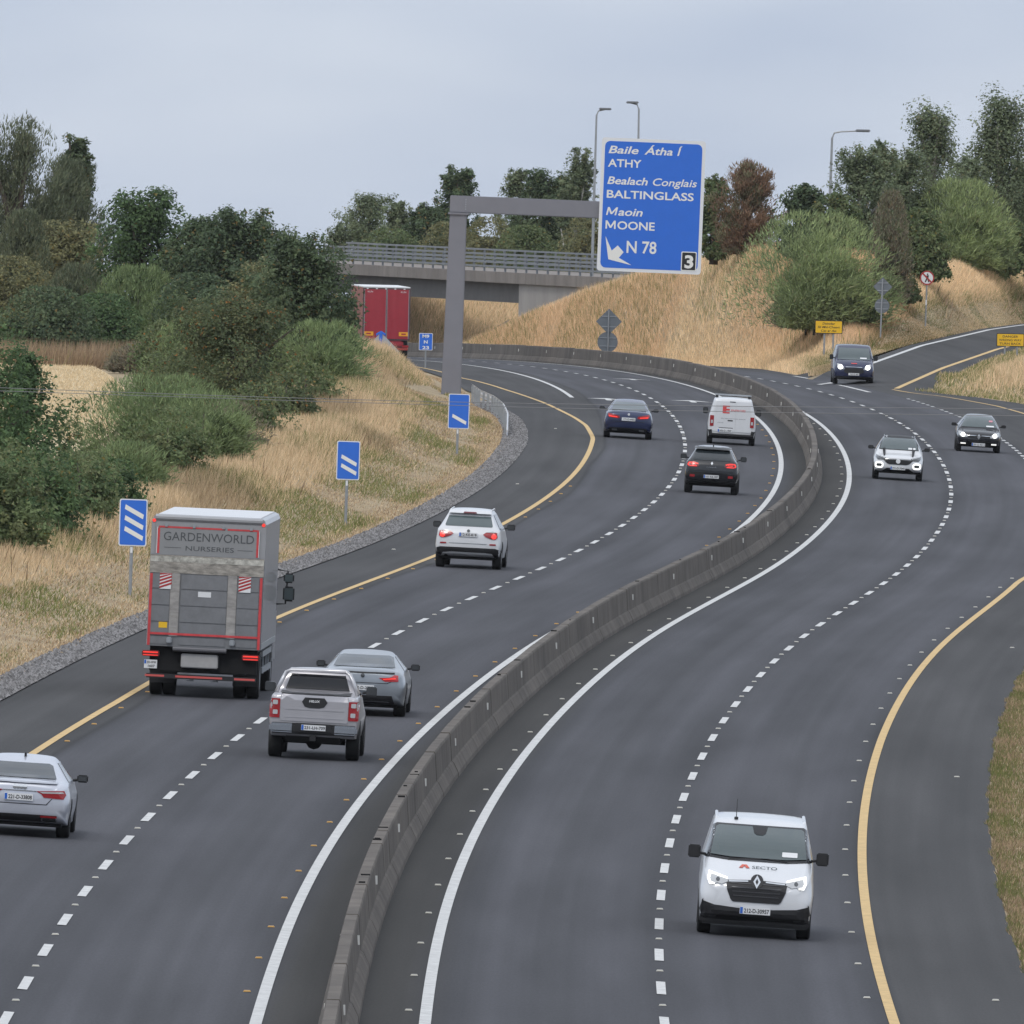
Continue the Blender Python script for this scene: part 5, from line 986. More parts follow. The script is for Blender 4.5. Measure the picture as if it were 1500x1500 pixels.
# wrong-way boards
def yboard(label, bxs, by, D, x0, x1, y0_, y1_, lines, it):
    D = D if D else on_slope(bxs[0], by); p = at((bxs[0]+bxs[-1])/2, by, D); e = empty('warning_board', p); tag(e, label, 'road sign'); a, zt = loc(e, x0, y0_); b_, zb2 = loc(e, x1, y1_)
    for bx in bxs: q, _ = loc(e, bx, by); MB().tube([(q, .06, -1.0), (q, .06, zt-.1)], .05, 8).build('post', M['galv'], e)
    f_ = MB().prism(rr(a, b_, zb2, zt, .04), -.02, 0).build('sign_panel', M['signblack'], e); MB().prism(rr(a+.035, b_-.035, zb2+.035, zt-.035, .03), -.026, -.021).build('yellow_field', M['signyellow'], f_)
    n = len(lines); hh = (zt-zb2-.12)/n; m_ = (a+b_)/2
    for k, (s, fr) in enumerate(lines): hw = (b_-a)*fr/2; text('sign_letters', s, m_-hw, m_+hw, zt-.06-hh*(k+.82), hh*.62, -.0265, M['signblack'], f_, shear=.2 if it else 0, bold=.012)
yboard('yellow board with black Irish lettering left of the dark blue van', (1207, 1220), 522, None, 1194, 1234, 469, 489, (('Dains\u00e9ar', .46), ('Sl\u00ed Mh\u00ed-Cheart', .80), ('Cas ar Ais', .56)), True)
yboard('yellow board reading DANGER WRONG WAY TURN BACK at the right edge', (1472, 1490), 513, 1062., 1460, 1500, 488, 508, (('DANGER', .56), ('WRONG WAY', .82), ('TURN BACK', .78)), False)
# ------------------------------------------------------------------ lamp columns
def lamp(label, bx, by, tx_, ty, ex, ey, D):
    p = at(bx, by, D); e = empty('street_lamp', p); tag(e, label, 'street lamp', 'lamp columns by the overbridge'); x, z = loc(e, tx_, ty); x2, z2 = loc(e, ex, ey); sg = 1 if x2 > x else -1
    MB().tube([(0, 0, -2.5), (x*.5, 0, z*.5), (x, 0, z-.35), (x+sg*.12, 0, z-.06), (x+sg*.5, 0, z+.02), (x2-sg*.6, 0, z2)], [.11, .085, .06, .05, .045, .04], 8).build('column', M['galv'], e)
    b = MB(); xa, xb = sorted((x2, x2-sg*.85)); b.box(xa, xb, -.15, .15, z2-.07, z2+.08); b.build('lamp_head', mat('lamp_head', (.16, .17, .18), .5), e, bevel=.05)
lamp('taller street lamp with arm to the right, left of the blue sign', 867, 395, 874, 161, 896, 160, 1345.)
lamp('street lamp with arm to the left rising above the blue sign', 932, 395, 936, 152, 917, 150, 1350.)
lamp('street lamp with long arm above the trees on the right', 1213, 372, 1219, 193, 1275, 192, 1150.)
# ------------------------------------------------------------------ guard rail
gr = empty('guard_rail', on_ground(741, 650)); tag(gr, 'short bowed galvanised guard rail at the left road edge', 'guard rail'); g0 = gr.location
Ds = np.linspace(772, 848, 40); xo = c_(Ds)+eL(Ds)-.75; pr = [(.0, .42), (.06, .46), (.0, .54), (.0, .60), (.06, .68), (.0, .73)]; v = []; f = []
for q, (D, x) in enumerate(zip(Ds, xo)):
    zz = float(ground_z(x, D))-.02-(.42*max(0, 1-q/4.) if q < 4 else 0)
    for a, z in pr: v.append((x+a-g0.x, D-g0.y, zz+z-g0.z))
for q in range(39):
    for k in range(5): f.append((q*6+k, q*6+k+1, (q+1)*6+k+1, (q+1)*6+k))
b = MB(); b.v, b.f = v, f; rail = b.build('rail_beam', mat('rail_steel', (.62, .63, .65), .5, .2), gr, smooth=True); md = rail.modifiers.new('t', 'SOLIDIFY'); md.thickness = .004
for D in np.arange(776, 848, 4.): x = float(c_(D)+eL(D))-.80; z = float(ground_z(x, D)); MB().box(x-.05-g0.x, x+.04-g0.x, D-.05-g0.y, D+.05-g0.y, z-.3-g0.z, z+.70-g0.z).build('rail_post', M['galv'], gr)
# ------------------------------------------------------------------ overhead cables crossing in the foreground
for nm, ys, r_ in (('upper of two thin overhead cables crossing the picture', (568, 585, 595, 599), .004), ('lower of two thin overhead cables crossing the picture', (572.5, 589, 603, 609), .004)):
    f_ = natural([0, 500, 1070, 1500], ys); pts = [at(px, float(f_(np.clip(px, 0, 1500)))-(max(0, -px)*.04), 250.) for px in range(-400, 1901, 100)]; o_ = Vector(pts[10])
    t_ = MB().tube([p-o_ for p in pts], r_, 5).build('overhead_cable', mat('cable', (.2, .2, .2), .6)); t_.location = o_; tag(t_, nm, 'cable', 'overhead cables')
# ------------------------------------------------------------------ trees and shrubs
def rnd_unit(n):
    v = rng.normal(size=(n, 3)); return v/np.linalg.norm(v, axis=1)[:, None]
def leaf_tris(P, a, b, ln, wd):
    """triangular leaves: base at P, tip along a"""
    n = len(P); V = np.empty((n, 3, 3)); V[:, 0] = P-b*wd[:, None]; V[:, 1] = P+b*wd[:, None]; V[:, 2] = P+a*ln[:, None]; return V.reshape(-1, 3), np.arange(3*n).reshape(-1, 3)
KIND = {  # colours, speck colour and share, style, leaf length, density
 'ash': ([(.064, .105, .045), (.083, .128, .054), (.05, .082, .038)], (.22, .18, .06), .012, 'leaf', .19, 1.0),
 'alder': ([(.072, .102, .054), (.088, .114, .060), (.054, .078, .044)], (.24, .18, .07), .03, 'leaf', .19, 1.0),
 'hawthorn': ([(.082, .102, .05), (.105, .112, .054), (.062, .08, .04)], (.30, .15, .05), .035, 'leaf', .17, 1.0),
 'willow': ([(.138, .18, .082), (.158, .198, .092), (.108, .145, .066)], (.24, .24, .12), .02, 'feather', .40, 1.0),
 'willowgrey': ([(.092, .108, .066), (.108, .120, .072), (.072, .088, .054)], (.2, .19, .12), .03, 'feather', .38, 1.0),
 'olive': ([(.15, .15, .078), (.17, .165, .082), (.12, .125, .066)], (.26, .20, .075), .05, 'leaf', .17, 1.0),
 'brown': ([(.175, .150, .108), (.145, .13, .09), (.135, .138, .082)], (.3, .21, .13), .05, 'feather', .3, 1.0),
 'broom': ([(.215, .255, .115), (.195, .235, .108), (.15, .185, .088)], (.3, .3, .16), .03, 'feather', .42, 1.0),
 'rust': ([(.185, .118, .078), (.155, .105, .07), (.14, .13, .078)], (.3, .16, .09), .06, 'feather', .28, .8),
 'birch': ([(.122, .150, .088), (.142, .166, .095), (.096, .122, .07)], (.24, .22, .12), .03, 'leaf', .16, .75),
 'hedge': ([(.085, .118, .054), (.10, .128, .058), (.118, .134, .064)], (.26, .20, .06), .02, 'leaf', .18, 1.0),
}
def tree(name, label, cat, px, top, base, hw, D, kd, group=None, ground=True, lean=0., shape='round', dens=1.):
    cols, speck, share, style, ll, dn = KIND[kd]
    if D is None: D = on_slope(px, base)-hw*.075; base += 5
    x0 = at(px, base, D).x; zt = at(px, top, D).z; zcb = at(px, base, D).z
    z0 = float(ground_z(x0, D)) if ground else zcb
    zcb = max(zcb, z0-.1) if ground else zcb
    h = zt-zcb; rw = hw*D/F_PX*((1.2 if shape == 'bush' else 1.3) if group == GL else 1.08 if shape == 'bush' else 1.25)
    root = empty(name, (x0, D, z0)); tag(root, label, cat, group)
    # many small clumps fill an uneven envelope, loose sprays break its outline
    def env(t):
        if shape == 'round': return np.sin(np.pi*np.clip(.2+.74*t, 0, 1))**.55
        if shape == 'bush': return np.sqrt(np.clip(1-(t*.97)**2.3, 0, 1))
        return np.clip(1.1*(1-t)**.55, .16, 1)*(.74+.26*np.sin(t*17+px*1.7)*np.cos(t*9+px))*np.where(t < .12, .75, 1)
    if shape == 'bush':
        # several rounded lobes of different size make the outline
        NLb = 8; la = rng.uniform(0, 6.283, NLb); lq = rw*rng.uniform(.15, .62, NLb); lr = rw*rng.uniform(.34, .55, NLb); lz = h*rng.uniform(.45, 1.0, NLb)*(1-.35*lq/rw); lz[0] = h*.97; lq[0] *= .3; lr[0] = rw*.55
        K = int(np.clip(90+rw*26, 90, 210)); j_ = rng.integers(0, NLb, K); uu_ = rnd_unit(K)*(rng.random(K)**.45)[:, None]
        Rr = np.maximum(rw*rng.uniform(.08, .17, K), .12)
        C = np.c_[lq[j_]*np.cos(la[j_])+uu_[:, 0]*lr[j_], (lq[j_]*np.sin(la[j_])+uu_[:, 1]*lr[j_])*.9, zcb-z0+(.5+.5*uu_[:, 2])*lz[j_]*.97]
    else:                                           # foliage hangs on limbs that reach unevenly out of the envelope
        C = []; Rr = []; NL = int(np.clip(34+rw*9, 34, 70))
        for q in range(NL):
            t1 = rng.random(); a1 = rng.uniform(0, 6.283); rch = float(env(np.array([t1]))[0])*rw*rng.uniform(.62, 1.18)
            if q < 5: t1 = rng.uniform(.86, 1.03); rch = rw*rng.uniform(.0, .42)
            p1 = np.array([rch*math.cos(a1)+lean*t1*h, rch*math.sin(a1)*.9, zcb-z0+t1*h]); p0 = np.array([lean*t1*h*.6, 0, zcb-z0+h*max(.02, t1-.16-.34*rch/rw)])
            for s_ in np.linspace(.38, 1, 6):
                jit = rng.normal(0, .05*rw, 3); C.append(p0+(p1-p0)*s_+jit); Rr.append(rw*(.27-.15*s_)*rng.uniform(.7, 1.2))
        C = np.array(C); Rr = np.maximum(np.array(Rr), .11); K = len(C)
    area = 4*math.pi*((rw*1.0+h*.5)/2)**2
    n = int(np.clip(area*(340 if style == 'leaf' else 520)*dn*dens, 4500, 40000))
    pk = Rr**2; ci = rng.choice(K, n, p=pk/pk.sum()); u = rnd_unit(n); rad = Rr[ci]*(.35+1.0*rng.random(n)**.8)
    P = C[ci]+u*rad[:, None]*np.array([1, 1, .8])
    # loose sprays
    m_ = n//9 if shape == 'bush' else n//25; tt = rng.random(m_)**.7; aa = rng.uniform(0, 6.283, m_); rr_ = env(tt)*rw*rng.uniform(.7, 1.10, m_); P[:m_] = np.c_[rr_*np.cos(aa)+lean*tt*h, rr_*np.sin(aa)*.9, zcb-z0+tt*h*1.0]
    P[:, 2] = np.maximum(P[:, 2], .02+rng.random(n)*.3)
    sz = np.clip(D/850., .8, 1.35)
    if style == 'leaf':
        og = P-np.array([0, 0, (zcb-z0)+h*.4]); og /= np.linalg.norm(og, axis=1)[:, None]+1e-6
        nr = u*.7+og*.5+np.array([0, 0, .45])+rnd_unit(n)*.75; nr /= np.linalg.norm(nr, axis=1)[:, None]
        a = np.cross(nr, rnd_unit(n)); a /= np.linalg.norm(a, axis=1)[:, None]+1e-6; b = np.cross(nr, a)
        V, Fc = leaf_tris(P, a, b, ll*.74*sz*rng.uniform(.6, 1.35, n), ll*.34*sz*rng.uniform(.6, 1.3, n))
    else:
        ctr = np.array([0, 0, (zcb-z0)+h*.12]); o = P-ctr; o /= np.linalg.norm(o, axis=1)[:, None]+1e-6
        a = o*.7+np.array([.12, 0, .45])+rnd_unit(n)*.75; a /= np.linalg.norm(a, axis=1)[:, None]; b = np.cross(a, o+u*.5+rnd_unit(n)*.6+np.array([0, 0, .3])); b /= np.linalg.norm(b, axis=1)[:, None]+1e-6
        V, Fc = leaf_tris(P, a, b, ll*.72*sz*rng.uniform(.5, 1.2, n), .024*sz*rng.uniform(.7, 1.3, n))
    pal = np.array(cols)*1.45; cc = pal[rng.integers(0, 3, K)]*rng.uniform(.78, 1.25, (K, 1)); col = cc[ci]*rng.uniform(.75, 1.28, (n, 1)); sp = rng.random(n) < share*(.3+1.6*(rng.random(K) < .4)[ci]); col[sp] = np.array(speck)*rng.uniform(.7, 1.2, (sp.sum(), 1))
    me = np_mesh('crown', V, Fc, M['leaf'], np.repeat(col, 3, 0)); link(bpy.data.objects.new('crown', me), root)
    # trunk and limbs
    tb = MB(); r0 = max(.05, .045*h if shape != 'bush' else .05); tp = (lean*h*.7, 0, (zcb-z0)+h*.72)
    tb.tube([(0, 0, -.3), (tp[0]*.3+.05, 0, tp[2]*.35), (tp[0]*.7, .05, tp[2]*.7), tp], [r0*1.25, r0, r0*.65, r0*.25], 7)
    for k in rng.choice(K, min(K, 12), replace=False):
        e = Vector(C[k]); s = Vector((tp[0]*.5, 0, max(.2, min(e.z*.55, tp[2]*.8)))); tb.tube([s, s.lerp(e, .5)+Vector((0, 0, .12*h*.2)), e], [r0*.42, r0*.28, r0*.1], 5)
    tb.build('trunk', M['birch'] if kd == 'birch' else M['bark'], root, smooth=True)
    return root
GL = 'trees and shrubs along the left verge'; GRt = 'trees and shrubs on the right embankment'; GB = 'trees behind the overbridge'
T = lambda *a, **k: tree('tree', a[0], 'tree', *a[1:], **k)
S = lambda *a, **k: tree('shrub', a[0], 'shrub', *a[1:], **k)
T('dark green broadleaf tree cut off by the left edge beside the stubble field', -45, 472, 850, 112, 590, 'ash', GL)
T('small dark green tree with ragged right side in front of the stubble field', 28, 520, 800, 46, 600, 'ash', GL)
S('large rounded grey-green willow shrub right of the stubble field', 232, 552, 770, 132, 672, 'willow', GL, shape='bush')
S('low dark hedge shrub at the left edge above the verge grass', 10, 655, 850, 100, 583, 'hedge', GL, shape='bush')
for px, top, D, hw, kd, lb in ((-12, 640, 545, 78, 'hedge', 'dark green shrub at the left edge lowest by the verge grass'), (52, 655, 560, 74, 'ash', 'deep green leafy shrub next to the left edge shrub'), (112, 660, 576, 66, 'hedge', 'deep green shrub halfway between left edge and three-bar marker'), (165, 672, 592, 48, 'ash', 'deep green shrub touching the three-bar marker sign'),
        (60, 420, 1045, 70, 'alder', 'deep green tree filling the hedge above the dry weeds'), (140, 430, 1048, 60, 'ash', 'deep green tree under the olive brown tree'), (280, 400, 1050, 60, 'alder', 'deep green tree between the domed tree and the alders'), (320, 420, 960, 60, 'alder', 'deep green shrub behind the hawthorn crown'), (395, 470, 835, 56, 'alder', 'dark alder shrub between hawthorn and pale willow'), (420, 420, 880, 60, 'alder', 'dark alder shrub below the tallest roadside alder'), (496, 480, 868, 26, 'ash', 'dark green shrub at the right end of the row beside the trailer')):
    S(lb, px, top, 900, hw, D, kd, GL, shape='bush')
for px, top, D, hw, kd, lb in ((123, 665, 600, 74, 'hedge', 'dense green shrub just left of the three-bar marker sign'), (186, 650, 620, 60, 'willow', 'green willow shrub behind the three-bar marker sign'), (240, 596, 640, 62, 'hedge', 'leafy shrub with yellow specks above the lorry roof'), (292, 575, 660, 66, 'willow', 'soft willow shrub right above the lorry roof'), (330, 590, 680, 56, 'brown', 'dull brownish shrub at the middle foot of the row'), (372, 560, 700, 54, 'hedge', 'dark shrub below the orange-leaved hawthorn'), (412, 545, 730, 50, 'hawthorn', 'brown-green shrub at the verge below the alders'), (440, 530, 760, 50, 'hedge', 'dark shrub at the grass edge below the pale willow'), (478, 500, 815, 46, 'willow', 'pale willow shrub at the grass edge left of the gantry')):
    S(lb, px, top, 900, hw, D, kd, GL, shape='bush')
for px, top, D, hw, kd, lb in ((228, 572, 775, 46, 'hedge', 'dark shrub at the right corner of the stubble field'), (262, 520, 822, 52, 'hawthorn', 'brown-green shrub right of the stubble field'), (285, 490, 872, 56, 'hedge', 'dark shrub behind the orange-leaved hawthorn'), (268, 470, 930, 58, 'willow', 'green willow shrub behind the right side of the field'), (240, 468, 1000, 52, 'hedge', 'dark shrub at the far right corner of the field'), (320, 470, 900, 60, 'alder', 'dark shrub between the hawthorn and the alders')):
    S(lb, px, top, 900, hw, D, kd, GL, shape='bush')
S('small upright green sapling in front of the stubble field', 100, 608, 720, 22, 640, 'hedge', GL, shape='bush')
T('brownish green hawthorn with orange leaves in the middle of the row', 335, 436, 700, 108, 765, 'hawthorn', GL)
S('soft rounded willow with pale green feathery crown beside dry grass', 468, 472, 665, 70, 800, 'willow', GL, shape='bush')
T('tall dark alder at the right end of the left tree row', 432, 343, 670, 72, 868, 'alder', GL)
T('narrow dark alder touching the overbridge end', 494, 432, 640, 28, 885, 'alder', GL)
T('olive tinted alder left of the tallest roadside alder', 385, 385, 600, 58, 905, 'olive', GL)
S('dark undergrowth shrub below the alders', 420, 570, 680, 62, 780, 'hedge', GL, shape='bush')
S('dark undergrowth shrub beside the verge grass under the willow', 480, 560, 650, 45, 830, 'hedge', GL, shape='bush')
T('dark round-topped alder left of centre in the tree row', 345, 308, 560, 62, 1060, 'alder', GL)
T('dark alder between the two tallest round crowns', 295, 325, 560, 55, 1065, 'alder', GL)
T('broad dark green tree with high domed crown', 205, 284, 560, 75, 1070, 'ash', GL)
S('pale green willow bush below the domed tree', 200, 392, 545, 68, 1056, 'willow', GL, shape='bush')
S('pale green willow bush above the dry weeds by the field', 255, 440, 550, 55, 1052, 'willow', GL, shape='bush')
S('blue-green willow bush at mid left', 110, 390, 545, 48, 1058, 'willowgrey', GL, shape='bush')
T('olive brown tree left of the domed tree', 95, 322, 540, 65, 1085, 'olive', GL)
T('tall grey-green willow with wispy top at the left edge', 18, 180, 540, 76, 1130, 'willowgrey', GL, dens=1.5)
T('grey-green willow with pointed shoulder right of the tallest one', 82, 236, 540, 58, 1135, 'willowgrey', GL, dens=1.5)
T('slim dark tree rising out of the grey willows', 108, 203, 540, 44, 1140, 'alder', GL, shape='cone', dens=.5)
S('silvery willow bush low at the left edge', 30, 310, 545, 42, 1075, 'willowgrey', GL, shape='bush')
S('olive bush at the left edge beyond the field', 15, 375, 550, 70, 1062, 'olive', GL, shape='bush')
S('low brown scrub along the far edge of the stubble field', 95, 465, 552, 85, 1056, 'brown', GL, shape='bush')
S('low dark scrub right of the brown scrub', 205, 480, 552, 55, 1054, 'brown', GL, shape='bush')
S('low dark green scrub at the far left edge', 10, 455, 556, 55, 1050, 'hedge', GL, shape='bush')
# right embankment
S('big rounded pale green broom bush on the grass slope', 1192, 314, 478, 118, None, 'broom', GRt, ground=False, shape='bush', dens=1.3)
S('low brownish shrub at the foot of the broom bush', 1180, 425, 478, 52, None, 'brown', GRt, ground=False, shape='bush')
S('dark green low shrub right of the broom bush foot', 1250, 412, 468, 36, None, 'hedge', GRt, ground=False, shape='bush')
S('broad pale green bush below the tall birches', 1405, 266, 396, 78, 1165, 'broom', GRt, ground=False, shape='bush', dens=1.2)
S('dark green shrub between the brown shrub and the broad bush', 1348, 305, 408, 42, None, 'hedge', GRt, ground=False, shape='bush')
S('dull brown shrub in the gap between the two pale bushes', 1302, 282, 440, 30, None, 'brown', GRt, ground=False, shape='bush')
S('small dark shrub at the foot of the dull brown shrub', 1320, 395, 440, 26, None, 'hedge', GRt, ground=False, shape='bush')
T('dark green birch right of the long-armed lamp', 1258, 215, 390, 46, 1135, 'birch', GRt, ground=False)
T('thin-leaved pale birch between two darker ones', 1292, 208, 380, 24, 1160, 'birch', GRt, ground=False, dens=.6)
T('birch with broad crown left of the tallest pair', 1325, 225, 395, 46, 1165, 'birch', GRt, ground=False)
T('tall pointed birch near the right', 1360, 157, 398, 84, 1180, 'birch', GRt, ground=False, shape='cone', dens=.38)
T('second tall pointed birch at the right edge', 1462, 143, 398, 96, 1200, 'birch', GRt, ground=False, shape='cone', dens=.38)
T('short birch between the two tall pointed birches', 1415, 228, 395, 32, 1195, 'birch', GRt, ground=False)
T('dark tree cut off by the right edge', 1500, 245, 398, 34, 1215, 'alder', GRt, ground=False)
S('dark tangled shrub left of the long-armed lamp', 1175, 272, 378, 38, 1135, 'alder', GRt, ground=False, shape='round')
S('dark shrub behind the top of the broom bush', 1225, 285, 380, 34, 1130, 'hedge', GRt, ground=False)
S('dark shrub filling the slope behind the broad bush', 1470, 320, 405, 50, None, 'hedge', GRt, ground=False, shape='bush')
T('rusty brown dying tree right of the blue sign', 1092, 240, 374, 40, 1170, 'rust', GRt, ground=False)
S('green shrub between the blue sign and the rusty tree', 1045, 262, 380, 26, 1178, 'hedge', GRt, ground=False)
# behind the bridge
for px, top, hw, kd, lb in ((492, 330, 20, 'birch', 'thin pale tree at the left end of the bridge parapet'), (535, 288, 48, 'birch', 'pale green tree above the left bridge parapet'), (577, 296, 26, 'birch', 'loose-crowned tree next to the pale green one'), (618, 305, 34, 'alder', 'dark round tree left of the gantry post'), (660, 246, 30, 'alder', 'dark tree with pointed top behind the gantry post'), (745, 250, 26, 'birch', 'bushy-topped birch under the gantry beam'), (792, 250, 46, 'alder', 'broad dark tree under the gantry beam'), (834, 216, 26, 'birch', 'leaning tree with a high wispy top left of the blue sign')):
    T(lb, px, top, 412, hw, 1500+random.uniform(-20, 40), kd, GB, shape='round', lean=.06)
for px, top, hw, kd, lb in ((655, 325, 46, 'olive', 'olive bush above the bridge rail behind the gantry post'), (715, 318, 42, 'olive', 'olive bush above the bridge rail below the gantry beam'), (770, 330, 50, 'hedge', 'dark bush above the bridge rail left of the blue sign'), (860, 315, 44, 'olive', 'yellowish bush half hidden by the blue sign edge'), (570, 335, 50, 'hedge', 'low green bush behind the left bridge rail'), (920, 320, 44, 'hedge', 'dark bush hidden mostly by the blue sign'), (990, 300, 44, 'hedge', 'dark bush behind the lower right of the blue sign')):
    S(lb, px, top, 412, hw, 1475+random.uniform(-10, 20), kd, GB, shape='bush')

# ------------------------------------------------------------------ grass
def patch(x, y, s, seed=0.):
    return .5+.25*(np.sin(x/s*1.3+seed+1.7*np.sin(y/s*.6+seed))+np.sin(y/s*.35+x/s*.7+seed*2.1))
DRY = np.array([(.80, .60, .37), (.70, .515, .315), (.86, .665, .43), (.60, .435, .265)]); GRN = np.array([(.20, .22, .075), (.16, .19, .06), (.26, .25, .095)]); RUST = np.array([(.36, .255, .165), (.30, .215, .14), (.43, .32, .205)])
def blades(name, label, P, ln, wd, green, lean=.35, pal=DRY, wind=(.25, 0), tint=None):
    n = len(P); a = np.c_[rng.normal(wind[0], lean, n), rng.normal(wind[1], lean, n), np.ones(n)]; a /= np.linalg.norm(a, axis=1)[:, None]
    ang = rng.normal(0, .9, n); b = np.c_[np.cos(ang), np.sin(ang), np.zeros(n)]
    V = np.empty((n, 3, 3)); V[:, 0] = P-b*wd[:, None]/2; V[:, 1] = P+b*wd[:, None]/2; V[:, 2] = P+a*ln[:, None]
    g = rng.random(n) < green; col = pal[rng.integers(0, len(pal), n)]*rng.uniform(.75, 1.2, (n, 1)); col[g] = GRN[rng.integers(0, 3, g.sum())]*rng.uniform(.75, 1.2, (g.sum(), 1))
    if tint is not None: col = col*tint
    o = link(bpy.data.objects.new(name, np_mesh(name, V.reshape(-1, 3), np.arange(3*n).reshape(-1, 3), M['grass'], np.repeat(col, 3, 0)))); kind(o, 'stuff'); tag(o, label, 'grass'); return o
def gp(D, x): return np.c_[x, D, ground_z(x, D)-.05]
# left: mown strip next to the gravel
n = 130000; D = rng.uniform(400, 930, n); t = rng.uniform(.62, 4.4, n)+.12*np.sin(D*.21)+.1*np.sin(D*.9); t = np.where(D > 850, .5+(t-.98)*.3, t); x = c_(D)+eL(D)-t; g = np.clip(patch(x, D*.5, 1.8)*1.5-.35+.14*(t > 1.7), .04, .8)*sst(1.0, 1.5, t)
blades('mown_grass', 'short mown grass and green tufts along the left gravel edge', gp(D, x), rng.uniform(.07, .17, n)*(.8+g*.7), rng.uniform(.02, .045, n), g, .6, np.concatenate([DRY*.85, RUST]))
# left: tall dry grass
n = 290000; D = rng.uniform(400, 1010, n); t = 3.9+rng.random(n)**.85*7.4; t = np.where(D > 850, t-2.7*sst(840, 890, D), t); x = c_(D)+eL(D)-t; den = patch(x, D, 5, 1.3); k = den+rng.random(n) > .38; D, x, t = D[k], x[k], t[k]; n = len(D); g = np.clip(patch(x, D*.5, 2.4, 4.)*.9-.38, .02, .5)
blades('tall_grass', 'tall dry straw-coloured grass on the left bank', gp(D, x), rng.uniform(.3, .75, n)*(.4+.6*sst(4, 6, t+2.7*sst(840, 890, D)))*(.65+.5*patch(x, D, 4, 2.)), rng.uniform(.016, .034, n), g, tint=(.92-.34*sst(.45, .8, patch(x*1.2, D*.35, 2.4, 8.)))[:, None])
n = 1100; D = rng.uniform(520, 960, n); t = rng.uniform(4, 9.5, n); x = c_(D)+eL(D)-t; k = patch(x, D, 3.5, 7.) > .66; D, x = D[k], x[k]; n = len(D)
blades('dock_weeds', 'scattered dark brown seed stalks in the left bank grass', gp(D, x), rng.uniform(.5, .95, n), rng.uniform(.03, .05, n), .1, .2, np.array([(.16, .09, .05), (.12, .08, .05), (.2, .14, .08)]))
# embankment
n = 330000; u = rng.random(n); v = rng.random(n)**1.1*1.0; P = emb_pt(u, v); low = (v < .16); slipside = u > .52
k = ~((P[:, 0] > np.interp(P[:, 1], SLW[0], SLW[1])-1.0) & (P[:, 1] < 1180) & (v < .05)); P, v, u = P[k], v[k], u[k]; n = len(P)
pt = patch(P[:, 0]*1.3, P[:, 1]*.25, 2.2, 3.); near = sst(.62, .36, v)*sst(.40, .48, u); g = np.clip(.03+.22*(pt > .72)+near*(.25+.5*(patch(P[:, 0], P[:, 1]*.2, 1.2, 5.) > .5)), .02, .75)
P[:, 2] -= .04
blades('slope_grass', 'long pale dry grass covering the right embankment', P, rng.uniform(.3, .65, n)*(1-.78*near)*(.7+.5*pt), rng.uniform(.022, .042, n), g, tint=1.22*(1-.30*near)[:, None]*(1-.30*near*sst(.3, .6, patch(P[:, 0], P[:, 1]*.2, 1.7, 2.))[:, None].ravel())[:, None]*(1-.18*sst(.55, .8, patch(P[:, 0]*.8, P[:, 1]*.15, 2.6, 6.))[:, None]*np.array([[.6, 1, 1.2]])))
n = 700; u = rng.uniform(.5, .97, n); v = rng.uniform(.15, .9, n); P = emb_pt(u, v); k = patch(P[:, 0]*2, P[:, 1]*.4, 2., 9.) > .62; P = P[k]; n = len(P)
blades('slope_weeds', 'reddish weeds scattered over the embankment grass', P, rng.uniform(.5, 1.0, n), rng.uniform(.05, .10, n), .3, .3, RUST)
# right verge close to the camera
n = 150000; D = rng.uniform(325, 530, n); t = .01+rng.random(n)**1.4*4+.04*np.sin(D*.4)+.03*np.sin(D*1.3); x = c_(D)+eR(D)+t; g = np.clip(.55*patch(x*2., D*1.3, 1.1, 2.)+.55*patch(x*3, D*.5, 1.0, 5.)-.08*t, .1, .85)
blades('verge_grass', 'short patchy green and brown grass on the right verge', gp(D, x), rng.uniform(.08, .16, n), rng.uniform(.015, .035, n), g, .4, np.concatenate([DRY*.75, RUST, RUST]), wind=(.1, 0), tint=.8)
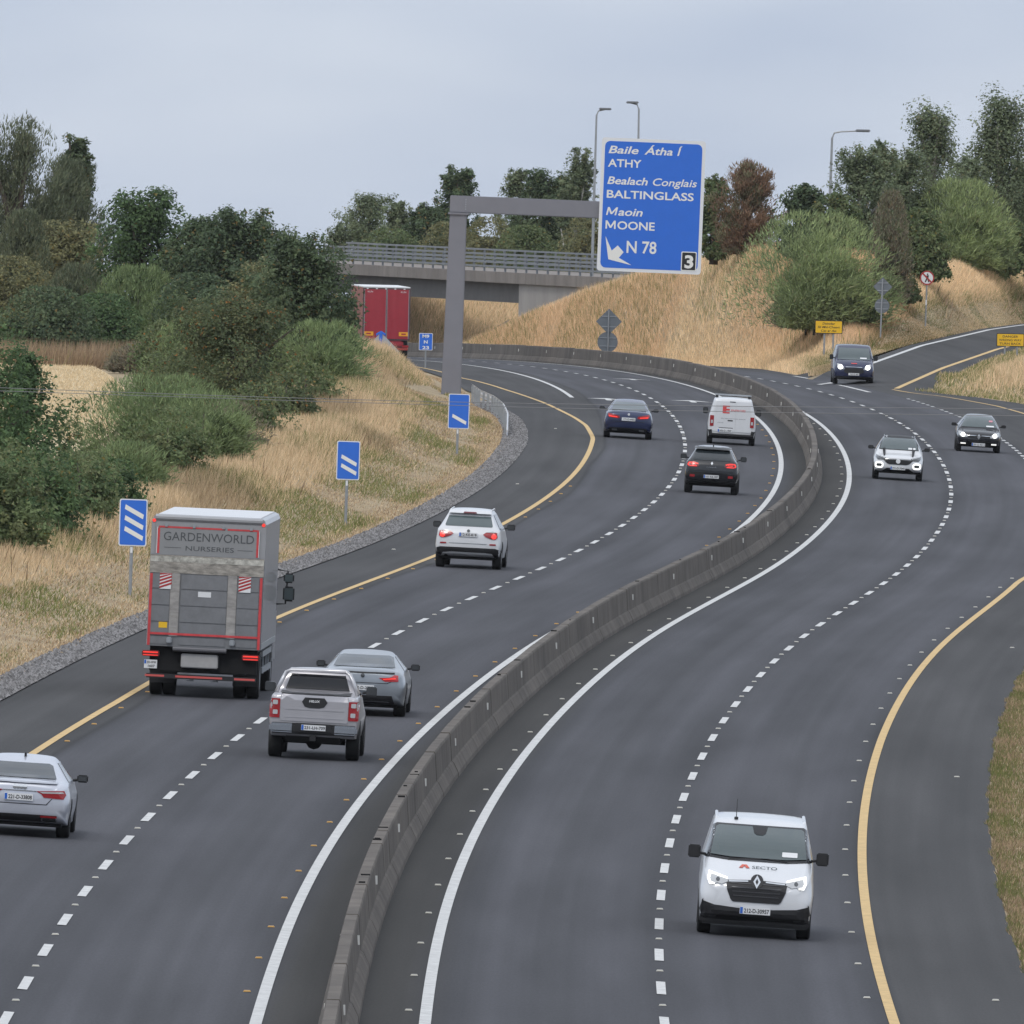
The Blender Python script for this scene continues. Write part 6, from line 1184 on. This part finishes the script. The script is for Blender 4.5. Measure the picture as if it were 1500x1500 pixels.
# nose between the merge and slip road
n = 80000; D = rng.uniform(900, 1120, n); t = rng.random(n)**1.2*12; x = np.where(D < 978, c_(D)+eR(D)+t, np.interp(D, SLE[0], SLE[1])+t)-.4*(D > 960)*(D < 1010)*rng.random(n); tall = sst(1.2, 3.0, t); g = np.clip((1-tall)*.55+.08, 0, .7)
blades('nose_grass', 'dry grass with green edge between the merge lane and slip road', gp(D, x), rng.uniform(.12, .28, n)*(1-tall)+rng.uniform(.3, .7, n)*tall, rng.uniform(.025, .05, n), g)
# underpass bank, field edge weeds and stubble
n = 26000; u = rng.random(n)*3.999; v = rng.random(n)[:, None]; i = u.astype(int); f_ = (u-i)[:, None]; A, B = FB; P = (A[i]*(1-f_)+A[i+1]*f_)*(1-v)+(B[i]*(1-f_)+B[i+1]*f_)*v
blades('bank_grass', 'dry grass bank seen through the underpass', P, rng.uniform(.4, .9, n), rng.uniform(.04, .07, n), .06)
n = 9000; D = rng.uniform(1036, 1050, n); x = rng.uniform(-27, -18.5, n); blades('field_edge_weeds', 'reddish dry weeds along the far edge of the stubble field', np.c_[x, D, ground_z(x, D)-.05], rng.uniform(.7, 1.7, n), rng.uniform(.03, .06, n), .04, .2, RUST)
S('low brown scrub at the right end of the dry weeds', 200, 505, 900, 46, 1020, 'brown', GL, shape='bush'); S('dark scrub on the bank right of the stubble field', 215, 545, 900, 36, 900, 'hedge', GL, shape='bush')
n = 60000; D = rng.uniform(790, 1040, n); x = rng.uniform(-30, -12, n); k = x < c_(D)-27.6; D, x = D[k], x[k]; n = len(D); blades('stubble', 'cut straw stubble standing in the field', np.c_[x, D, ground_z(c_(D)-34, D)+.10], rng.uniform(.08, .16, n), rng.uniform(.04, .08, n), .0, .2, np.array([(.70, .56, .36), (.64, .5, .32), (.75, .61, .41)]))

# ------------------------------------------------------------------ thin summer haze over the whole length of road
hm = bpy.data.materials.new('haze'); hm.use_nodes = True; hn = hm.node_tree; hn.nodes.clear()
ho = hn.nodes.new('ShaderNodeOutputMaterial'); pv = hn.nodes.new('ShaderNodeVolumePrincipled')
pv.inputs['Color'].default_value = (.95, .97, 1, 1); pv.inputs['Density'].default_value = 1.8e-5; pv.inputs['Anisotropy'].default_value = .2
hn.links.new(pv.outputs[0], ho.inputs['Volume'])
hz = MB().box(-3300, 3300, -450, 6600, -60, 32).build('haze', hm); kind(hz, 'stuff'); tag(hz, 'thin pale summer haze in the air over the road', 'haze')
